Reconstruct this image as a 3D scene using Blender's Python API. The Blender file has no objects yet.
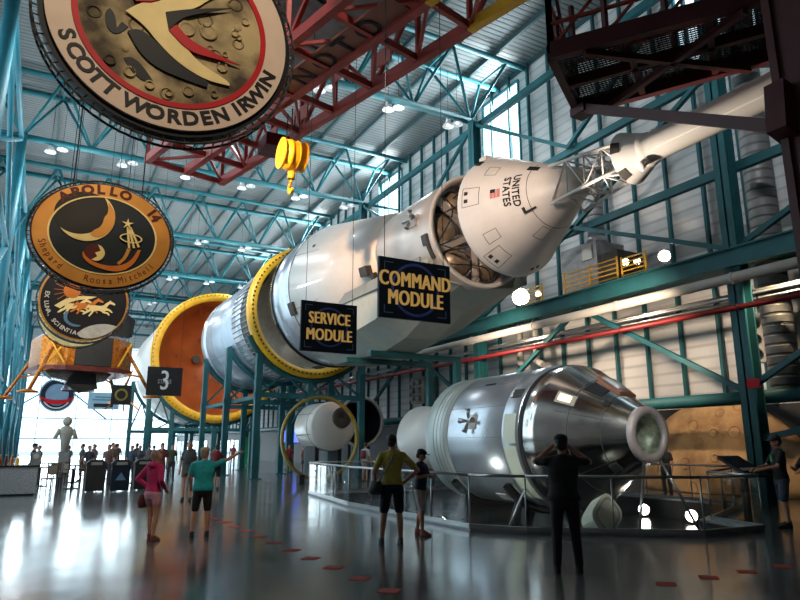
import bpy, bmesh, math, random
from mathutils import Vector, Matrix
from math import sin, cos, pi, radians, sqrt, hypot, atan2
random.seed(7)
S = bpy.context.scene
C = bpy.data.collections.new('place'); S.collection.children.link(C)

# ------------------------------------------------------------------ materials
def nodemat(name):
    m = bpy.data.materials.new(name); m.use_nodes = True
    nt = m.node_tree; b = nt.nodes['Principled BSDF']
    return m, nt, b
def mat(name, col, rough=0.5, metal=0.0, var=0.12, scale=3.0, bump=0.0, bscale=40.0, coat=0.0, emit=None, es=0.0, rvar=0.0, coords='Object'):
    m, nt, b = nodemat(name)
    N = nt.nodes; L = nt.links
    tc = N.new('ShaderNodeTexCoord')
    nz = N.new('ShaderNodeTexNoise'); nz.inputs['Scale'].default_value = scale; nz.inputs['Detail'].default_value = 5
    L.new(tc.outputs[coords], nz.inputs['Vector'])
    cr = N.new('ShaderNodeValToRGB')
    c = col
    lo = [max(0, x*(1-var)) for x in c]; hi = [min(1, x*(1+var)) for x in c]
    cr.color_ramp.elements[0].position = .3; cr.color_ramp.elements[0].color = (*lo, 1)
    cr.color_ramp.elements[1].position = .7; cr.color_ramp.elements[1].color = (*hi, 1)
    L.new(nz.outputs['Fac'], cr.inputs['Fac']); L.new(cr.outputs['Color'], b.inputs['Base Color'])
    b.inputs['Roughness'].default_value = rough; b.inputs['Metallic'].default_value = metal
    b.inputs['Coat Weight'].default_value = coat
    if rvar:
        mr = N.new('ShaderNodeMapRange'); mr.inputs['To Min'].default_value = max(0.02, rough-rvar); mr.inputs['To Max'].default_value = rough+rvar
        L.new(nz.outputs['Fac'], mr.inputs['Value']); L.new(mr.outputs['Result'], b.inputs['Roughness'])
    if bump:
        n2 = N.new('ShaderNodeTexNoise'); n2.inputs['Scale'].default_value = bscale
        L.new(tc.outputs[coords], n2.inputs['Vector'])
        bp = N.new('ShaderNodeBump'); bp.inputs['Strength'].default_value = bump; bp.inputs['Distance'].default_value = .02
        L.new(n2.outputs['Fac'], bp.inputs['Height']); L.new(bp.outputs['Normal'], b.inputs['Normal'])
    if emit:
        b.inputs['Emission Color'].default_value = (*emit, 1); b.inputs['Emission Strength'].default_value = es
    m.diffuse_color = (*col, 1)
    return m
def ribbed(name, col, axis, period, rough=.5, metal=0., strength=.6, var=.1, dark=.75, nscale=.6, dist=.03):
    """profiled sheet: ribs repeat along one axis of the object's own space"""
    m, nt, b = nodemat(name); N = nt.nodes; L = nt.links
    tc = N.new('ShaderNodeTexCoord'); sp = N.new('ShaderNodeSeparateXYZ'); L.new(tc.outputs['Object'], sp.inputs[0])
    mu = N.new('ShaderNodeMath'); mu.operation = 'MULTIPLY'; mu.inputs[1].default_value = 1/period; L.new(sp.outputs['XYZ'.index(axis)], mu.inputs[0])
    fr = N.new('ShaderNodeMath'); fr.operation = 'FRACT'; L.new(mu.outputs[0], fr.inputs[0])
    pp = N.new('ShaderNodeMath'); pp.operation = 'PINGPONG'; pp.inputs[1].default_value = .5; L.new(fr.outputs[0], pp.inputs[0])
    r = N.new('ShaderNodeValToRGB'); r.color_ramp.elements[0].position = .06; r.color_ramp.elements[0].color = (0, 0, 0, 1)
    r.color_ramp.elements[1].position = .18; r.color_ramp.elements[1].color = (1, 1, 1, 1); L.new(pp.outputs[0], r.inputs['Fac'])
    bp = N.new('ShaderNodeBump'); bp.inputs['Strength'].default_value = strength; bp.inputs['Distance'].default_value = dist
    L.new(r.outputs['Color'], bp.inputs['Height']); L.new(bp.outputs['Normal'], b.inputs['Normal'])
    nz = N.new('ShaderNodeTexNoise'); nz.inputs['Scale'].default_value = nscale; nz.inputs['Detail'].default_value = 6; L.new(tc.outputs['Object'], nz.inputs['Vector'])
    cr = N.new('ShaderNodeValToRGB'); cr.color_ramp.elements[0].position = .3; cr.color_ramp.elements[1].position = .7
    cr.color_ramp.elements[0].color = (*[x*(1-var) for x in col], 1); cr.color_ramp.elements[1].color = (*[min(1, x*(1+var)) for x in col], 1)
    L.new(nz.outputs['Fac'], cr.inputs['Fac'])
    mx = N.new('ShaderNodeMixRGB'); mx.inputs['Color1'].default_value = (*[x*dark for x in col], 1)
    L.new(r.outputs['Color'], mx.inputs['Fac']); L.new(cr.outputs['Color'], mx.inputs['Color2']); L.new(mx.outputs['Color'], b.inputs['Base Color'])
    b.inputs['Roughness'].default_value = rough; b.inputs['Metallic'].default_value = metal
    return m
def glassmat(name, tint=(.9, .97, 1), refl=.12, rough=.02):
    m = bpy.data.materials.new(name); m.use_nodes = True; nt = m.node_tree; N = nt.nodes; L = nt.links
    N.remove(N['Principled BSDF']); out = N['Material Output']
    t = N.new('ShaderNodeBsdfTransparent'); t.inputs['Color'].default_value = (*tint, 1)
    g = N.new('ShaderNodeBsdfGlossy'); g.inputs['Roughness'].default_value = rough
    ge = N.new('ShaderNodeNewGeometry'); dp = N.new('ShaderNodeVectorMath'); dp.operation = 'DOT_PRODUCT'
    L.new(ge.outputs['Normal'], dp.inputs[0]); L.new(ge.outputs['Incoming'], dp.inputs[1])
    ab = N.new('ShaderNodeMath'); ab.operation = 'ABSOLUTE'; L.new(dp.outputs['Value'], ab.inputs[0])
    iv = N.new('ShaderNodeMath'); iv.operation = 'SUBTRACT'; iv.inputs[0].default_value = 1; L.new(ab.outputs[0], iv.inputs[1])
    pw = N.new('ShaderNodeMath'); pw.operation = 'POWER'; pw.inputs[1].default_value = 5; L.new(iv.outputs[0], pw.inputs[0])
    ad = N.new('ShaderNodeMath'); ad.operation = 'MULTIPLY_ADD'; ad.inputs[1].default_value = .8; ad.inputs[2].default_value = refl/2; ad.use_clamp = True; L.new(pw.outputs[0], ad.inputs[0])
    x = N.new('ShaderNodeMixShader'); L.new(ad.outputs[0], x.inputs['Fac']); L.new(t.outputs[0], x.inputs[1]); L.new(g.outputs[0], x.inputs[2])
    L.new(x.outputs[0], out.inputs['Surface'])
    return m
def emis(name, col, s):
    m, nt, b = nodemat(name); b.inputs['Base Color'].default_value = (*col, 1)
    b.inputs['Emission Color'].default_value = (*col, 1); b.inputs['Emission Strength'].default_value = s
    return m

M = {}
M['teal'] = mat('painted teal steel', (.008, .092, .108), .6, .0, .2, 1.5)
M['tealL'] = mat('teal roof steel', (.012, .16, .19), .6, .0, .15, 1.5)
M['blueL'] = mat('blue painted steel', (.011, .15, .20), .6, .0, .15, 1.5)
M['deck'] = ribbed('roof decking', (.20, .225, .225), 'Y', .3, .6, .0, .8, .2, .5, .25, .05)
M['purlin'] = mat('roof purlin', (.035, .08, .09), .6)
M['panel'] = ribbed('wall cladding', (.58, .58, .575), 'Z', .42, .55, .0, .35, .13, .78, .5, .03)
M['black'] = mat('matte black', (.008, .008, .01), .6, 0, .3)
M['blackgl'] = mat('glossy black', (.006, .007, .009), .18, 0, .3, rvar=.08)
M['white'] = mat('white paint', (.60, .56, .52), .38, 0, .05, 1.2, coat=.15)
M['cmwhite'] = mat('white capsule cover', (.62, .58, .55), .42, 0, .05, 2)
M['smskin'] = mat('pale metallic skin', (.52, .46, .42), .36, .35, .06, 1.6)
M['greyfair'] = mat('grey green fairing', (.40, .42, .37), .5, 0, .06)
M['silver'] = mat('brushed silver skin', (.55, .60, .66), .3, .75, .07, 1.2, rvar=.06)
M['silverblue'] = mat('bluish silver skin', (.42, .48, .56), .32, .6, .1, 1.5, rvar=.06)
M['chrome'] = mat('polished foil panels', (.66, .64, .62), .17, 1., .12, 2.5, rvar=.06)
M['cream'] = mat('cream panel', (.60, .62, .50), .45, 0, .05, 2)
M['paleband'] = mat('pale greenish skin', (.50, .55, .53), .4, .3, .06, 2)
M['yellow'] = mat('yellow paint', (.72, .38, .012), .45, 0, .12, 3)
M['olive'] = mat('olive yellow paint', (.26, .19, .03), .5, 0, .2, 3)
M['orange'] = mat('orange dome coating', (.42, .105, .025), .3, .1, .3, .5, rvar=.1, coat=.3)
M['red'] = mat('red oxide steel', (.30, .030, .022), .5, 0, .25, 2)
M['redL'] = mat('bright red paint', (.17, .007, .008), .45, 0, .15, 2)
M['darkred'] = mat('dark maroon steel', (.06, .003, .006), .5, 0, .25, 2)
M['pink'] = mat('salmon plate', (.48, .16, .13), .5, 0, .1)
M['pipe'] = mat('white pipe', (.50, .49, .45), .45, 0, .08, 2)
M['duct'] = ribbed('galvanised duct', (.30, .30, .30), 'Z', .3, .5, .3, .8, .15, .6, 3, .03)
M['galv'] = mat('galvanised box', (.28, .28, .29), .45, .4, .2, 4)
M['beigebox'] = mat('beige panel', (.34, .31, .26), .5, 0, .15, 4)
M['steel'] = mat('steel tube', (.35, .37, .38), .28, .9, .1)
M['seam'] = mat('dark seam', (.05, .045, .045), .6)
M['tank'] = mat('brown tank dome', (.26, .19, .13), .35, .3, .35, 3)
M['inner'] = mat('dark interior', (.04, .035, .03), .6, 0, .3)
M['grille'] = mat('corrugated grey ring', (.18, .19, .20), .45, .5, .2)
M['gold'] = mat('gold foil', (.52, .17, .025), .32, .8, .45, 8, .8, 14)
M['foilsilver'] = mat('silver foil', (.40, .42, .45), .25, .9, .3, 6, .6, 12)
M['maroonfoil'] = mat('dark red foil', (.14, .03, .025), .4, .5, .45, 8, .6, 14)
M['glass'] = glassmat('clear glass')
M['glassR'] = glassmat('railing glass', (.97, .985, .98), .08)
M['skin'] = mat('skin', (.45, .22, .14), .5, 0, .08, 6)
M['hairdark'] = mat('dark hair', (.025, .016, .012), .6, 0, .3, 30)
M['hairblond'] = mat('sandy hair', (.28, .19, .12), .6, 0, .3, 30)
M['lamp'] = mat('lamp glass', (.55, .60, .62), .2, 0, .05, emit=(.85, .93, 1), es=.2)
M['lampcap'] = mat('lamp housing', (.5, .52, .53), .4, .3)
M['hot'] = emis('lit floodlight lens', (1, .93, .8), 30)
M['warm'] = emis('lit warm lens', (1, .8, .5), 8)
M['whiteband'] = mat('emblem white', (.72, .55, .44), .5, 0, .05)
M['embblack'] = mat('emblem black', (.012, .012, .016), .5, 0, .2)
M['embred'] = mat('emblem red', (.50, .012, .02), .5, 0, .1)
M['embgold'] = mat('emblem gold', (.55, .25, .055), .45, .1, .12, 2)
M['embcream'] = mat('emblem cream', (.85, .66, .30), .5, 0, .1)
M['emborange'] = mat('emblem orange', (.60, .17, .03), .5, 0, .15)
M['embmaroon'] = mat('emblem maroon', (.09, .012, .01), .5)
M['embnavy'] = mat('emblem navy', (.010, .017, .028), .5)
M['embgrey'] = mat('emblem grey', (.45, .43, .40), .5, 0, .2, 6)
M['embblue'] = mat('emblem blue', (.10, .20, .32), .5)
for k_ in list(M):
    if k_.startswith('emb') or k_ == 'whiteband': M[k_].node_tree.nodes['Principled BSDF'].inputs['Specular IOR Level'].default_value = .15
def moonmat(name, a, bcol, scale, craters):
    m, nt, b = nodemat(name); N = nt.nodes; L = nt.links
    tc = N.new('ShaderNodeTexCoord'); nz = N.new('ShaderNodeTexNoise'); nz.inputs['Scale'].default_value = scale; nz.inputs['Detail'].default_value = 8
    L.new(tc.outputs['Object'], nz.inputs['Vector'])
    cr = N.new('ShaderNodeValToRGB'); cr.color_ramp.elements[0].position = .38; cr.color_ramp.elements[0].color = (*a, 1)
    cr.color_ramp.elements[1].position = .62; cr.color_ramp.elements[1].color = (*bcol, 1); L.new(nz.outputs['Fac'], cr.inputs['Fac'])
    vo = N.new('ShaderNodeTexVoronoi'); vo.inputs['Scale'].default_value = craters; L.new(tc.outputs['Object'], vo.inputs['Vector'])
    c2 = N.new('ShaderNodeValToRGB'); e = c2.color_ramp.elements; e[0].position = 0; e[0].color = (.15, .15, .15, 1); e[1].position = .3; e[1].color = (.55, .55, .55, 1)
    k = e.new(.22); k.color = (.25, .25, .25, 1); k = e.new(.26); k.color = (1, 1, 1, 1); L.new(vo.outputs['Distance'], c2.inputs['Fac'])
    ad = N.new('ShaderNodeMath'); ad.operation = 'ADD'; L.new(c2.outputs['Color'], ad.inputs[0]); L.new(nz.outputs['Fac'], ad.inputs[1])
    bp = N.new('ShaderNodeBump'); bp.inputs['Strength'].default_value = .8; bp.inputs['Distance'].default_value = .08; L.new(ad.outputs[0], bp.inputs['Height'])
    L.new(bp.outputs['Normal'], b.inputs['Normal']); L.new(cr.outputs['Color'], b.inputs['Base Color']); b.inputs['Roughness'].default_value = .75
    return m
M['moon'] = moonmat('moon relief', (.20, .11, .045), (.42, .26, .12), 1.2, 1.3)
M['embmoon'] = moonmat('emblem moonscape', (.05, .032, .015), (.52, .39, .20), 1.5, 2.6)
def floormat():
    m, nt, b = nodemat('polished concrete'); N = nt.nodes; L = nt.links
    tc = N.new('ShaderNodeTexCoord'); nz = N.new('ShaderNodeTexNoise'); nz.inputs['Scale'].default_value = .7; nz.inputs['Detail'].default_value = 8
    L.new(tc.outputs['Object'], nz.inputs['Vector'])
    cr = N.new('ShaderNodeValToRGB'); cr.color_ramp.elements[0].position = .3; cr.color_ramp.elements[0].color = (.085, .086, .09, 1)
    cr.color_ramp.elements[1].position = .7; cr.color_ramp.elements[1].color = (.135, .136, .14, 1); L.new(nz.outputs['Fac'], cr.inputs['Fac'])
    sp = N.new('ShaderNodeSeparateXYZ'); L.new(tc.outputs['Object'], sp.inputs[0])
    prev = cr.outputs['Color']
    for ax in (0, 1):
        dv = N.new('ShaderNodeMath'); dv.operation = 'PINGPONG'; dv.inputs[1].default_value = 2.3; L.new(sp.outputs[ax], dv.inputs[0])
        lt = N.new('ShaderNodeMath'); lt.operation = 'LESS_THAN'; lt.inputs[1].default_value = .012; L.new(dv.outputs[0], lt.inputs[0])
        mx = N.new('ShaderNodeMixRGB'); L.new(lt.outputs[0], mx.inputs['Fac']); L.new(prev, mx.inputs['Color1']); mx.inputs['Color2'].default_value = (.03, .03, .032, 1)
        prev = mx.outputs['Color']
    L.new(prev, b.inputs['Base Color'])
    n2 = N.new('ShaderNodeTexNoise'); n2.inputs['Scale'].default_value = .5; n2.inputs['Detail'].default_value = 4; L.new(tc.outputs['Object'], n2.inputs['Vector'])
    mr = N.new('ShaderNodeMapRange'); mr.inputs['From Min'].default_value = .3; mr.inputs['From Max'].default_value = .7; mr.inputs['To Min'].default_value = .13; mr.inputs['To Max'].default_value = .25
    L.new(n2.outputs['Fac'], mr.inputs['Value']); L.new(mr.outputs['Result'], b.inputs['Roughness'])
    b.inputs['Specular IOR Level'].default_value = .8
    b.inputs['Coat Weight'].default_value = .5; b.inputs['Coat Roughness'].default_value = .12
    n3 = N.new('ShaderNodeTexNoise'); n3.inputs['Scale'].default_value = 1.2; L.new(tc.outputs['Object'], n3.inputs['Vector'])
    bp = N.new('ShaderNodeBump'); bp.inputs['Strength'].default_value = .12; bp.inputs['Distance'].default_value = .05
    L.new(n3.outputs['Fac'], bp.inputs['Height']); L.new(bp.outputs['Normal'], b.inputs['Normal'])
    return m
M['floor'] = floormat()
M['diamond'] = mat('red floor tile', (.34, .010, .008), .7, 0, .15, 4)
_cc = {}
def cloth(col):
    if col not in _cc: _cc[col] = mat('cloth %d' % len(_cc), col, .8, 0, .15, 12, .3, 60)
    return _cc[col]

# ------------------------------------------------------------------ mesh builder
def basis(d):
    d = Vector(d).normalized()
    u = Vector((0, 0, 1)).cross(d)
    if u.length < 1e-4: u = Vector((1, 0, 0))
    u.normalize(); v = d.cross(u)
    return u, v, d
class MB:
    def __init__(s): s.v = []; s.f = []; s.sm = []
    def add(s, vs, fs, smooth=False):
        o = len(s.v); s.v += [Vector(a) for a in vs]
        for f in fs: s.f.append([i+o for i in f]); s.sm.append(smooth)
        return s
    def box(s, x0, x1, y0, y1, z0, z1):
        return s.add([(x0,y0,z0),(x1,y0,z0),(x1,y1,z0),(x0,y1,z0),(x0,y0,z1),(x1,y0,z1),(x1,y1,z1),(x0,y1,z1)],
                     [(0,3,2,1),(4,5,6,7),(0,1,5,4),(1,2,6,5),(2,3,7,6),(3,0,4,7)])
    def beam(s, a, b, w, h=None):
        h = h or w; a = Vector(a); b = Vector(b); u, v, d = basis(b-a); u = u*w/2; v = v*h/2
        return s.add([a-u-v, a+u-v, a+u+v, a-u+v, b-u-v, b+u-v, b+u+v, b-u+v],
                     [(0,3,2,1),(4,5,6,7),(0,1,5,4),(1,2,6,5),(2,3,7,6),(3,0,4,7)])
    def tube(s, a, b, r, r2=None, n=10):
        r2 = r if r2 is None else r2; a = Vector(a); b = Vector(b); u, v, d = basis(b-a)
        vs = []
        for c, q in ((a, r), (b, r2)):
            for i in range(n):
                t = 2*pi*i/n; vs.append(c+u*cos(t)*q+v*sin(t)*q)
        o = len(s.v)
        s.add(vs, [(i, (i+1) % n, n+(i+1) % n, n+i) for i in range(n)], True)
        s.f.append([o+i for i in range(n)][::-1]); s.sm.append(False)
        s.f.append([o+n+i for i in range(n)]); s.sm.append(False)
        return s
    def path(s, pts, r, n=8):
        for a, b in zip(pts, pts[1:]): s.tube(a, b, r, n=n)
        for p in pts[1:-1]: s.ball(p, r, r, r, 8, 6)
        return s
    def ball(s, c, rx, ry=None, rz=None, n=16, m=10):
        ry = rx if ry is None else ry; rz = rx if rz is None else rz; c = Vector(c); vs = []; fs = []
        for j in range(1, m):
            p = pi*j/m
            for i in range(n):
                t = 2*pi*i/n; vs.append(c+Vector((rx*sin(p)*cos(t), ry*sin(p)*sin(t), rz*cos(p))))
        vs.append(c+Vector((0, 0, rz))); vs.append(c-Vector((0, 0, rz))); T = len(vs)-2; B = T+1
        for j in range(m-2):
            for i in range(n): fs.append((j*n+i, (j+1)*n+i, (j+1)*n+(i+1) % n, j*n+(i+1) % n))
        for i in range(n):
            fs.append((T, i, (i+1) % n)); k = (m-2)*n; fs.append((B, k+(i+1) % n, k+i))
        return s.add(vs, fs, True)
    def rev(s, prof, c=(0, 0, 0), n=48, a0=0, a1=360, smooth=True, closed=False):
        """profile of (y, r) turned about the Y axis through c; angle from +X towards +Z"""
        full = abs(a1-a0) >= 360; k = n if full else n+1; vs = []
        for (y, r) in prof:
            for i in range(k):
                t = radians(a0+(a1-a0)*i/n); vs.append((c[0]+r*cos(t), c[1]+y, c[2]+r*sin(t)))
        fs = []; P = len(prof)
        for j in range(P if closed else P-1):
            j2 = (j+1) % P
            for i in range(n):
                i2 = (i+1) % k
                fs.append((j*k+i, j2*k+i, j2*k+i2, j*k+i2))
        return s.add(vs, fs, smooth)
    def loft(s, rings, n=16, cap=True, smooth=True):
        """rings of (cx,cy,cz,rx,ry)"""
        vs = []; o = len(s.v)
        for (x, y, z, rx, ry) in rings:
            for i in range(n):
                t = 2*pi*i/n; vs.append((x+rx*cos(t), y+ry*sin(t), z))
        fs = [(j*n+i, j*n+(i+1) % n, (j+1)*n+(i+1) % n, (j+1)*n+i) for j in range(len(rings)-1) for i in range(n)]
        s.add(vs, fs, smooth)
        if cap:
            s.f.append([o+i for i in range(n)][::-1]); s.sm.append(False)
            q = o+(len(rings)-1)*n; s.f.append([q+i for i in range(n)]); s.sm.append(False)
        return s
    def prism(s, pts, ax, a, b):
        """polygon in the plane across axis ax ('x','y','z'), pushed from a to b"""
        n = len(pts)
        def P(p, w): return {'y': (p[0], w, p[1]), 'x': (w, p[0], p[1]), 'z': (p[0], p[1], w)}[ax]
        return s.add([P(p, a) for p in pts]+[P(p, b) for p in pts],
                     [tuple(range(n))[::-1], tuple(range(n, 2*n))]+[(i, (i+1) % n, n+(i+1) % n, n+i) for i in range(n)])
    def build(s, name, m, parent=None, world=False, fix=True, loc=None):
        vs = s.v
        if parent is not None and world:
            inv = PM[parent.name].inverted(); vs = [inv @ v for v in vs]
        off = Vector((0, 0, 0))
        if parent is None:
            if loc is not None: off = Vector(loc)
            else:
                xs = [v.x for v in vs]; ys = [v.y for v in vs]; zs = [v.z for v in vs]
                off = Vector(((min(xs)+max(xs))/2, (min(ys)+max(ys))/2, min(zs)))
            vs = [v-off for v in vs]
        me = bpy.data.meshes.new(name); me.from_pydata([tuple(v) for v in vs], [], s.f)
        me.polygons.foreach_set('use_smooth', s.sm)
        if fix:
            bm = bmesh.new(); bm.from_mesh(me); bmesh.ops.recalc_face_normals(bm, faces=bm.faces); bm.to_mesh(me); bm.free()
        me.materials.append(m)
        o = bpy.data.objects.new(name, me); C.objects.link(o); o.location = off
        if parent is not None: o.parent = parent
        return o
PM = {}
def thing(name, label, cat, loc=(0, 0, 0), rotz=0, group=None):
    o = bpy.data.objects.new(name, None); o.empty_display_size = .2; C.objects.link(o)
    o.location = loc; o.rotation_euler = (0, 0, rotz); o['label'] = label; o['category'] = cat
    if group: o['group'] = group
    PM[o.name] = Matrix.Translation(loc) @ Matrix.Rotation(rotz, 4, 'Z')
    return o
def tag(o, label, cat, group=None):
    o['label'] = label; o['category'] = cat
    if group: o['group'] = group
    return o
def struct(o): o['kind'] = 'structure'; return o
def sub(o, p): PM[o.name] = PM[p.name]; return o      # lets o parent sub-parts in the same space
def dup(root, loc=None, rotz=None, label=None, group=None):
    r = root.copy(); C.objects.link(r)
    if loc is not None: r.location = loc
    if rotz is not None: r.rotation_euler = (0, 0, rotz)
    if label: r['label'] = label
    if group: r['group'] = group
    for ch in list(root.children):
        c = ch.copy(); C.objects.link(c); c.parent = r
        for g in list(ch.children):
            d = g.copy(); C.objects.link(d); d.parent = c
    return r
FONT = None
def glyphs(txt, size, xf, extrude=.01, bold=.0, spacing=1.0):
    """text as a mesh builder; xf maps (x, y, depth) of the flat text to a point"""
    cu = bpy.data.curves.new('t', 'FONT'); cu.body = txt; cu.size = size; cu.extrude = extrude; cu.offset = bold; cu.align_x = 'CENTER'; cu.align_y = 'CENTER'
    cu.resolution_u = 3; cu.space_character = spacing
    ob = bpy.data.objects.new('t', cu); C.objects.link(ob)
    bpy.context.view_layer.update(); dg = bpy.context.evaluated_depsgraph_get()
    me = bpy.data.meshes.new_from_object(ob.evaluated_get(dg))
    mb = MB(); mb.add([xf(*v.co) for v in me.vertices], [tuple(p.vertices) for p in me.polygons])
    bpy.data.objects.remove(ob); bpy.data.curves.remove(cu); bpy.data.meshes.remove(me)
    return mb
def merge(*mbs):
    r = MB()
    for m in mbs:
        o = len(r.v); r.v += m.v; r.f += [[i+o for i in f] for f in m.f]; r.sm += m.sm
    return r

def seams(parent, m, *mbs):
    for q in mbs: q.build('panel_seam', m, parent, True)
# ------------------------------------------------------------------ setting
PIT = [(8.3, 21.5), (7.65, 16.8), (7.65, 11.0), (8.3, 10.05), (10.9, 8.15), (12.6, 8.1), (13.1, 9.6), (17.3, 11.6), (17.3, 21.5)]
def inset(poly, d):
    cx = sum(p[0] for p in poly)/len(poly); cy = sum(p[1] for p in poly)/len(poly)
    r = []
    for x, y in poly:
        l = hypot(x-cx, y-cy); r.append((x-(x-cx)/l*d, y-(y-cy)/l*d))
    return r
PI2 = inset(PIT, .25)
bm = bmesh.new()
def loop(pts, z):
    vs = [bm.verts.new((x, y, z)) for x, y in pts]
    return [bm.edges.new((vs[i], vs[(i+1) % len(vs)])) for i in range(len(vs))]
e = loop([(-6.1, -15.1), (21.6, -15.1), (21.6, 120.4), (-6.1, 120.4)], 0) + loop(PI2, 0)
bmesh.ops.triangle_fill(bm, edges=e, use_beauty=True, use_dissolve=False)
for f in list(bm.faces):
    if f.normal.z < 0: f.normal_flip()
me = bpy.data.meshes.new('floor'); bm.to_mesh(me); bm.free(); me.materials.append(M['floor'])
fl = bpy.data.objects.new('floor', me); C.objects.link(fl); struct(fl)
mb = MB(); n = len(PI2)
mb.add([(x, y, -.5) for x, y in PI2], [tuple(range(n))])
struct(mb.build('floor_pit', M['blackgl']))
mb = MB()
for i in range(n):
    a, b = PI2[i], PI2[(i+1) % n]
    mb.add([(a[0], a[1], -.5), (b[0], b[1], -.5), (b[0], b[1], 0), (a[0], a[1], 0)], [(0, 1, 2, 3)])
struct(mb.build('wall_pit', M['black']))
mb = MB()
for i in range(n):
    a, b = PIT[i], PIT[(i+1) % n]; c, d = PI2[i], PI2[(i+1) % n]
    mb.add([(a[0], a[1], .004), (b[0], b[1], .004), (b[0], b[1], .05), (a[0], a[1], .05), (c[0], c[1], .004), (d[0], d[1], .004), (d[0], d[1], .05), (c[0], c[1], .05)],
           [(0, 1, 2, 3), (3, 2, 6, 7), (4, 5, 6, 7)])
struct(mb.build('trim_1', M['galv']))
N_FIX = set(o.name for o in C.objects)
BAYS = [10.82+12.5*i for i in range(8)]
ROOF = 20.9
struct(MB().add([(-5.6, -14, ROOF), (20.2, -14, ROOF), (20.2, 112, ROOF), (-5.6, 112, ROOF)], [(0, 1, 2, 3)]).build('ceiling', M['deck'], loc=(0, 0, ROOF)))
# purlins run the length of the hall
mb = MB()
for i in range(13):
    x = -5.2+2.1*i; mb.box(x-.06, x+.06, -14, 112, ROOF-.28, ROOF-.01)
struct(mb.build('trim_2', M['purlin']))
mb = MB()
for i in range(18):
    y = 6.4+6.3*i
    if i % 2 == 1: mb.box(-5.6, 20, y-.04, y+.04, ROOF-.14, ROOF-.02)
struct(mb.build('trim_3', M['purlin']))
# right wall with window openings high up beside each column
holes = [(y+.1, y+3.2) for y in BAYS]
ys = [-14]; 
for a, b in holes: ys += [a, b]
ys += [112]
mb = MB(); X = 20.
for i in range(0, len(ys), 2): mb.add([(X, ys[i], 2.9), (X, ys[i+1], 2.9), (X, ys[i+1], ROOF), (X, ys[i], ROOF)], [(0, 1, 2, 3)])
for a, b in holes: mb.add([(X, a, 2.9), (X, b, 2.9), (X, b, 15.6), (X, a, 15.6)], [(0, 1, 2, 3)]); mb.add([(X, a, 20.3), (X, b, 20.3), (X, b, ROOF), (X, a, ROOF)], [(0, 1, 2, 3)])
struct(mb.build('wall_right', M['panel'], loc=(20, 0, 0)))
k = 1
for a, b in holes:
    w = struct(MB().box(20.0, 20.03, a, b, 15.6, 20.3).build('window_%d' % k, M['glass'])); k += 1
    f = MB()
    for y in (a, b): f.box(19.93, 20.05, y-.05, y+.05, 15.6, 20.3)
    for z in (15.6, 20.3): f.box(19.93, 20.05, a, b, z-.05, z+.05)
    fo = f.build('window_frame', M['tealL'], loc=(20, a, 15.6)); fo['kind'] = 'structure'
mb = MB().add([(20, -14, 0), (20, 60, 0), (20, 60, 2.9), (20, -14, 2.9)], [(0, 1, 2, 3)])
mb.add([(20, 72, 2.2), (20, 112, 2.2), (20, 112, 2.9), (20, 72, 2.9)], [(0, 1, 2, 3)]); mb.add([(20, 60, 0), (20, 72, 0), (20, 72, 2.9), (20, 60, 2.9)], [(0, 1, 2, 3)])
mb.add([(20, 84, 0), (20, 90, 0), (20, 90, 2.2), (20, 84, 2.2)], [(0, 1, 2, 3)])
struct(mb.build('wall_right_base', M['black']))
# wall studs
mb = MB()
y = -3.
while y < 110:
    mb.box(19.74, 19.9, y-.055, y+.055, 2.9, ROOF-.2); y += 1.5
struct(mb.build('trim_4', M['teal']))
# back wall behind the camera and the left side
struct(MB().add([(-5.6, -14, 0), (20, -14, 0), (20, -14, ROOF), (-5.6, -14, ROOF)], [(0, 1, 2, 3)]).build('wall_back', M['panel']))
mb = MB().add([(-5.6, -14, 0), (-5.6, 16, 0), (-5.6, 16, ROOF), (-5.6, -14, ROOF)], [(0, 1, 2, 3)])
mb.add([(-5.6, 16, 17.5), (-5.6, 112, 17.5), (-5.6, 112, ROOF), (-5.6, 16, ROOF)], [(0, 1, 2, 3)])
mb.add([(-5.6, 16, 0), (-5.6, 112, 0), (-5.6, 112, 1.0), (-5.6, 16, 1.0)], [(0, 1, 2, 3)])
struct(mb.build('wall_left', M['panel']))
struct(MB().box(-5.62, -5.6, 16, 112, 1.0, 17.5).build('window_20', M['glass']))
mb = MB(); y = 16.
while y < 112: mb.box(-5.6, -5.35, y-.1, y+.1, 0, ROOF-.2); y += 2.1
for z in (1, 4, 7, 10, 13.5, 17.5): mb.box(-5.58, -5.38, 16, 112, z-.09, z+.09)
struct(mb.build('trim_5', M['blueL']))
# far glazed end
mb = MB()
for i in range(6): x = -5.6+25.6*i/5; mb.box(x-.05, x+.05, 111.9, 112.2, 0, ROOF)
for z in (2.6, 5.6, 16.8): mb.box(-5.6, 20, 111.9, 112.2, z-.07, z+.07)
mb.beam((-5.6, 112, 5.6), (2, 112, 11), .2); mb.beam((2, 112, 11), (9, 112, 5.6), .2)
struct(mb.build('trim_6', M['tealL']))
struct(MB().box(-5.6, 20, 112.25, 112.28, 0, 17).build('window_21', M['glass']))
struct(MB().add([(-5.6, 112, 17), (20, 112, 17), (20, 112, ROOF), (-5.6, 112, ROOF)], [(0, 1, 2, 3)]).build('wall_far', M['panel']))
struct(MB().add([(-80, 112.3, -.05), (80, 112.3, -.05), (80, 200, -.05), (-80, 200, -.05)], [(0, 1, 2, 3)]).build('ground_outside', mat('pale paving outside', (.35, .36, .36), .8)))
for i, (a, b) in enumerate(((72, 84), (90, 112))):
    struct(MB().box(20.0, 20.04, a, b, 0, 2.2).build('door_%d' % (i+1), M['glass']))
    f = MB(); y = a
    while y <= b+.01: f.box(19.94, 20.06, y-.07, y+.07, 0, 2.2); y += (b-a)/6
    o = f.build('door_frame', M['blueL']); o['kind'] = 'structure'

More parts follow.
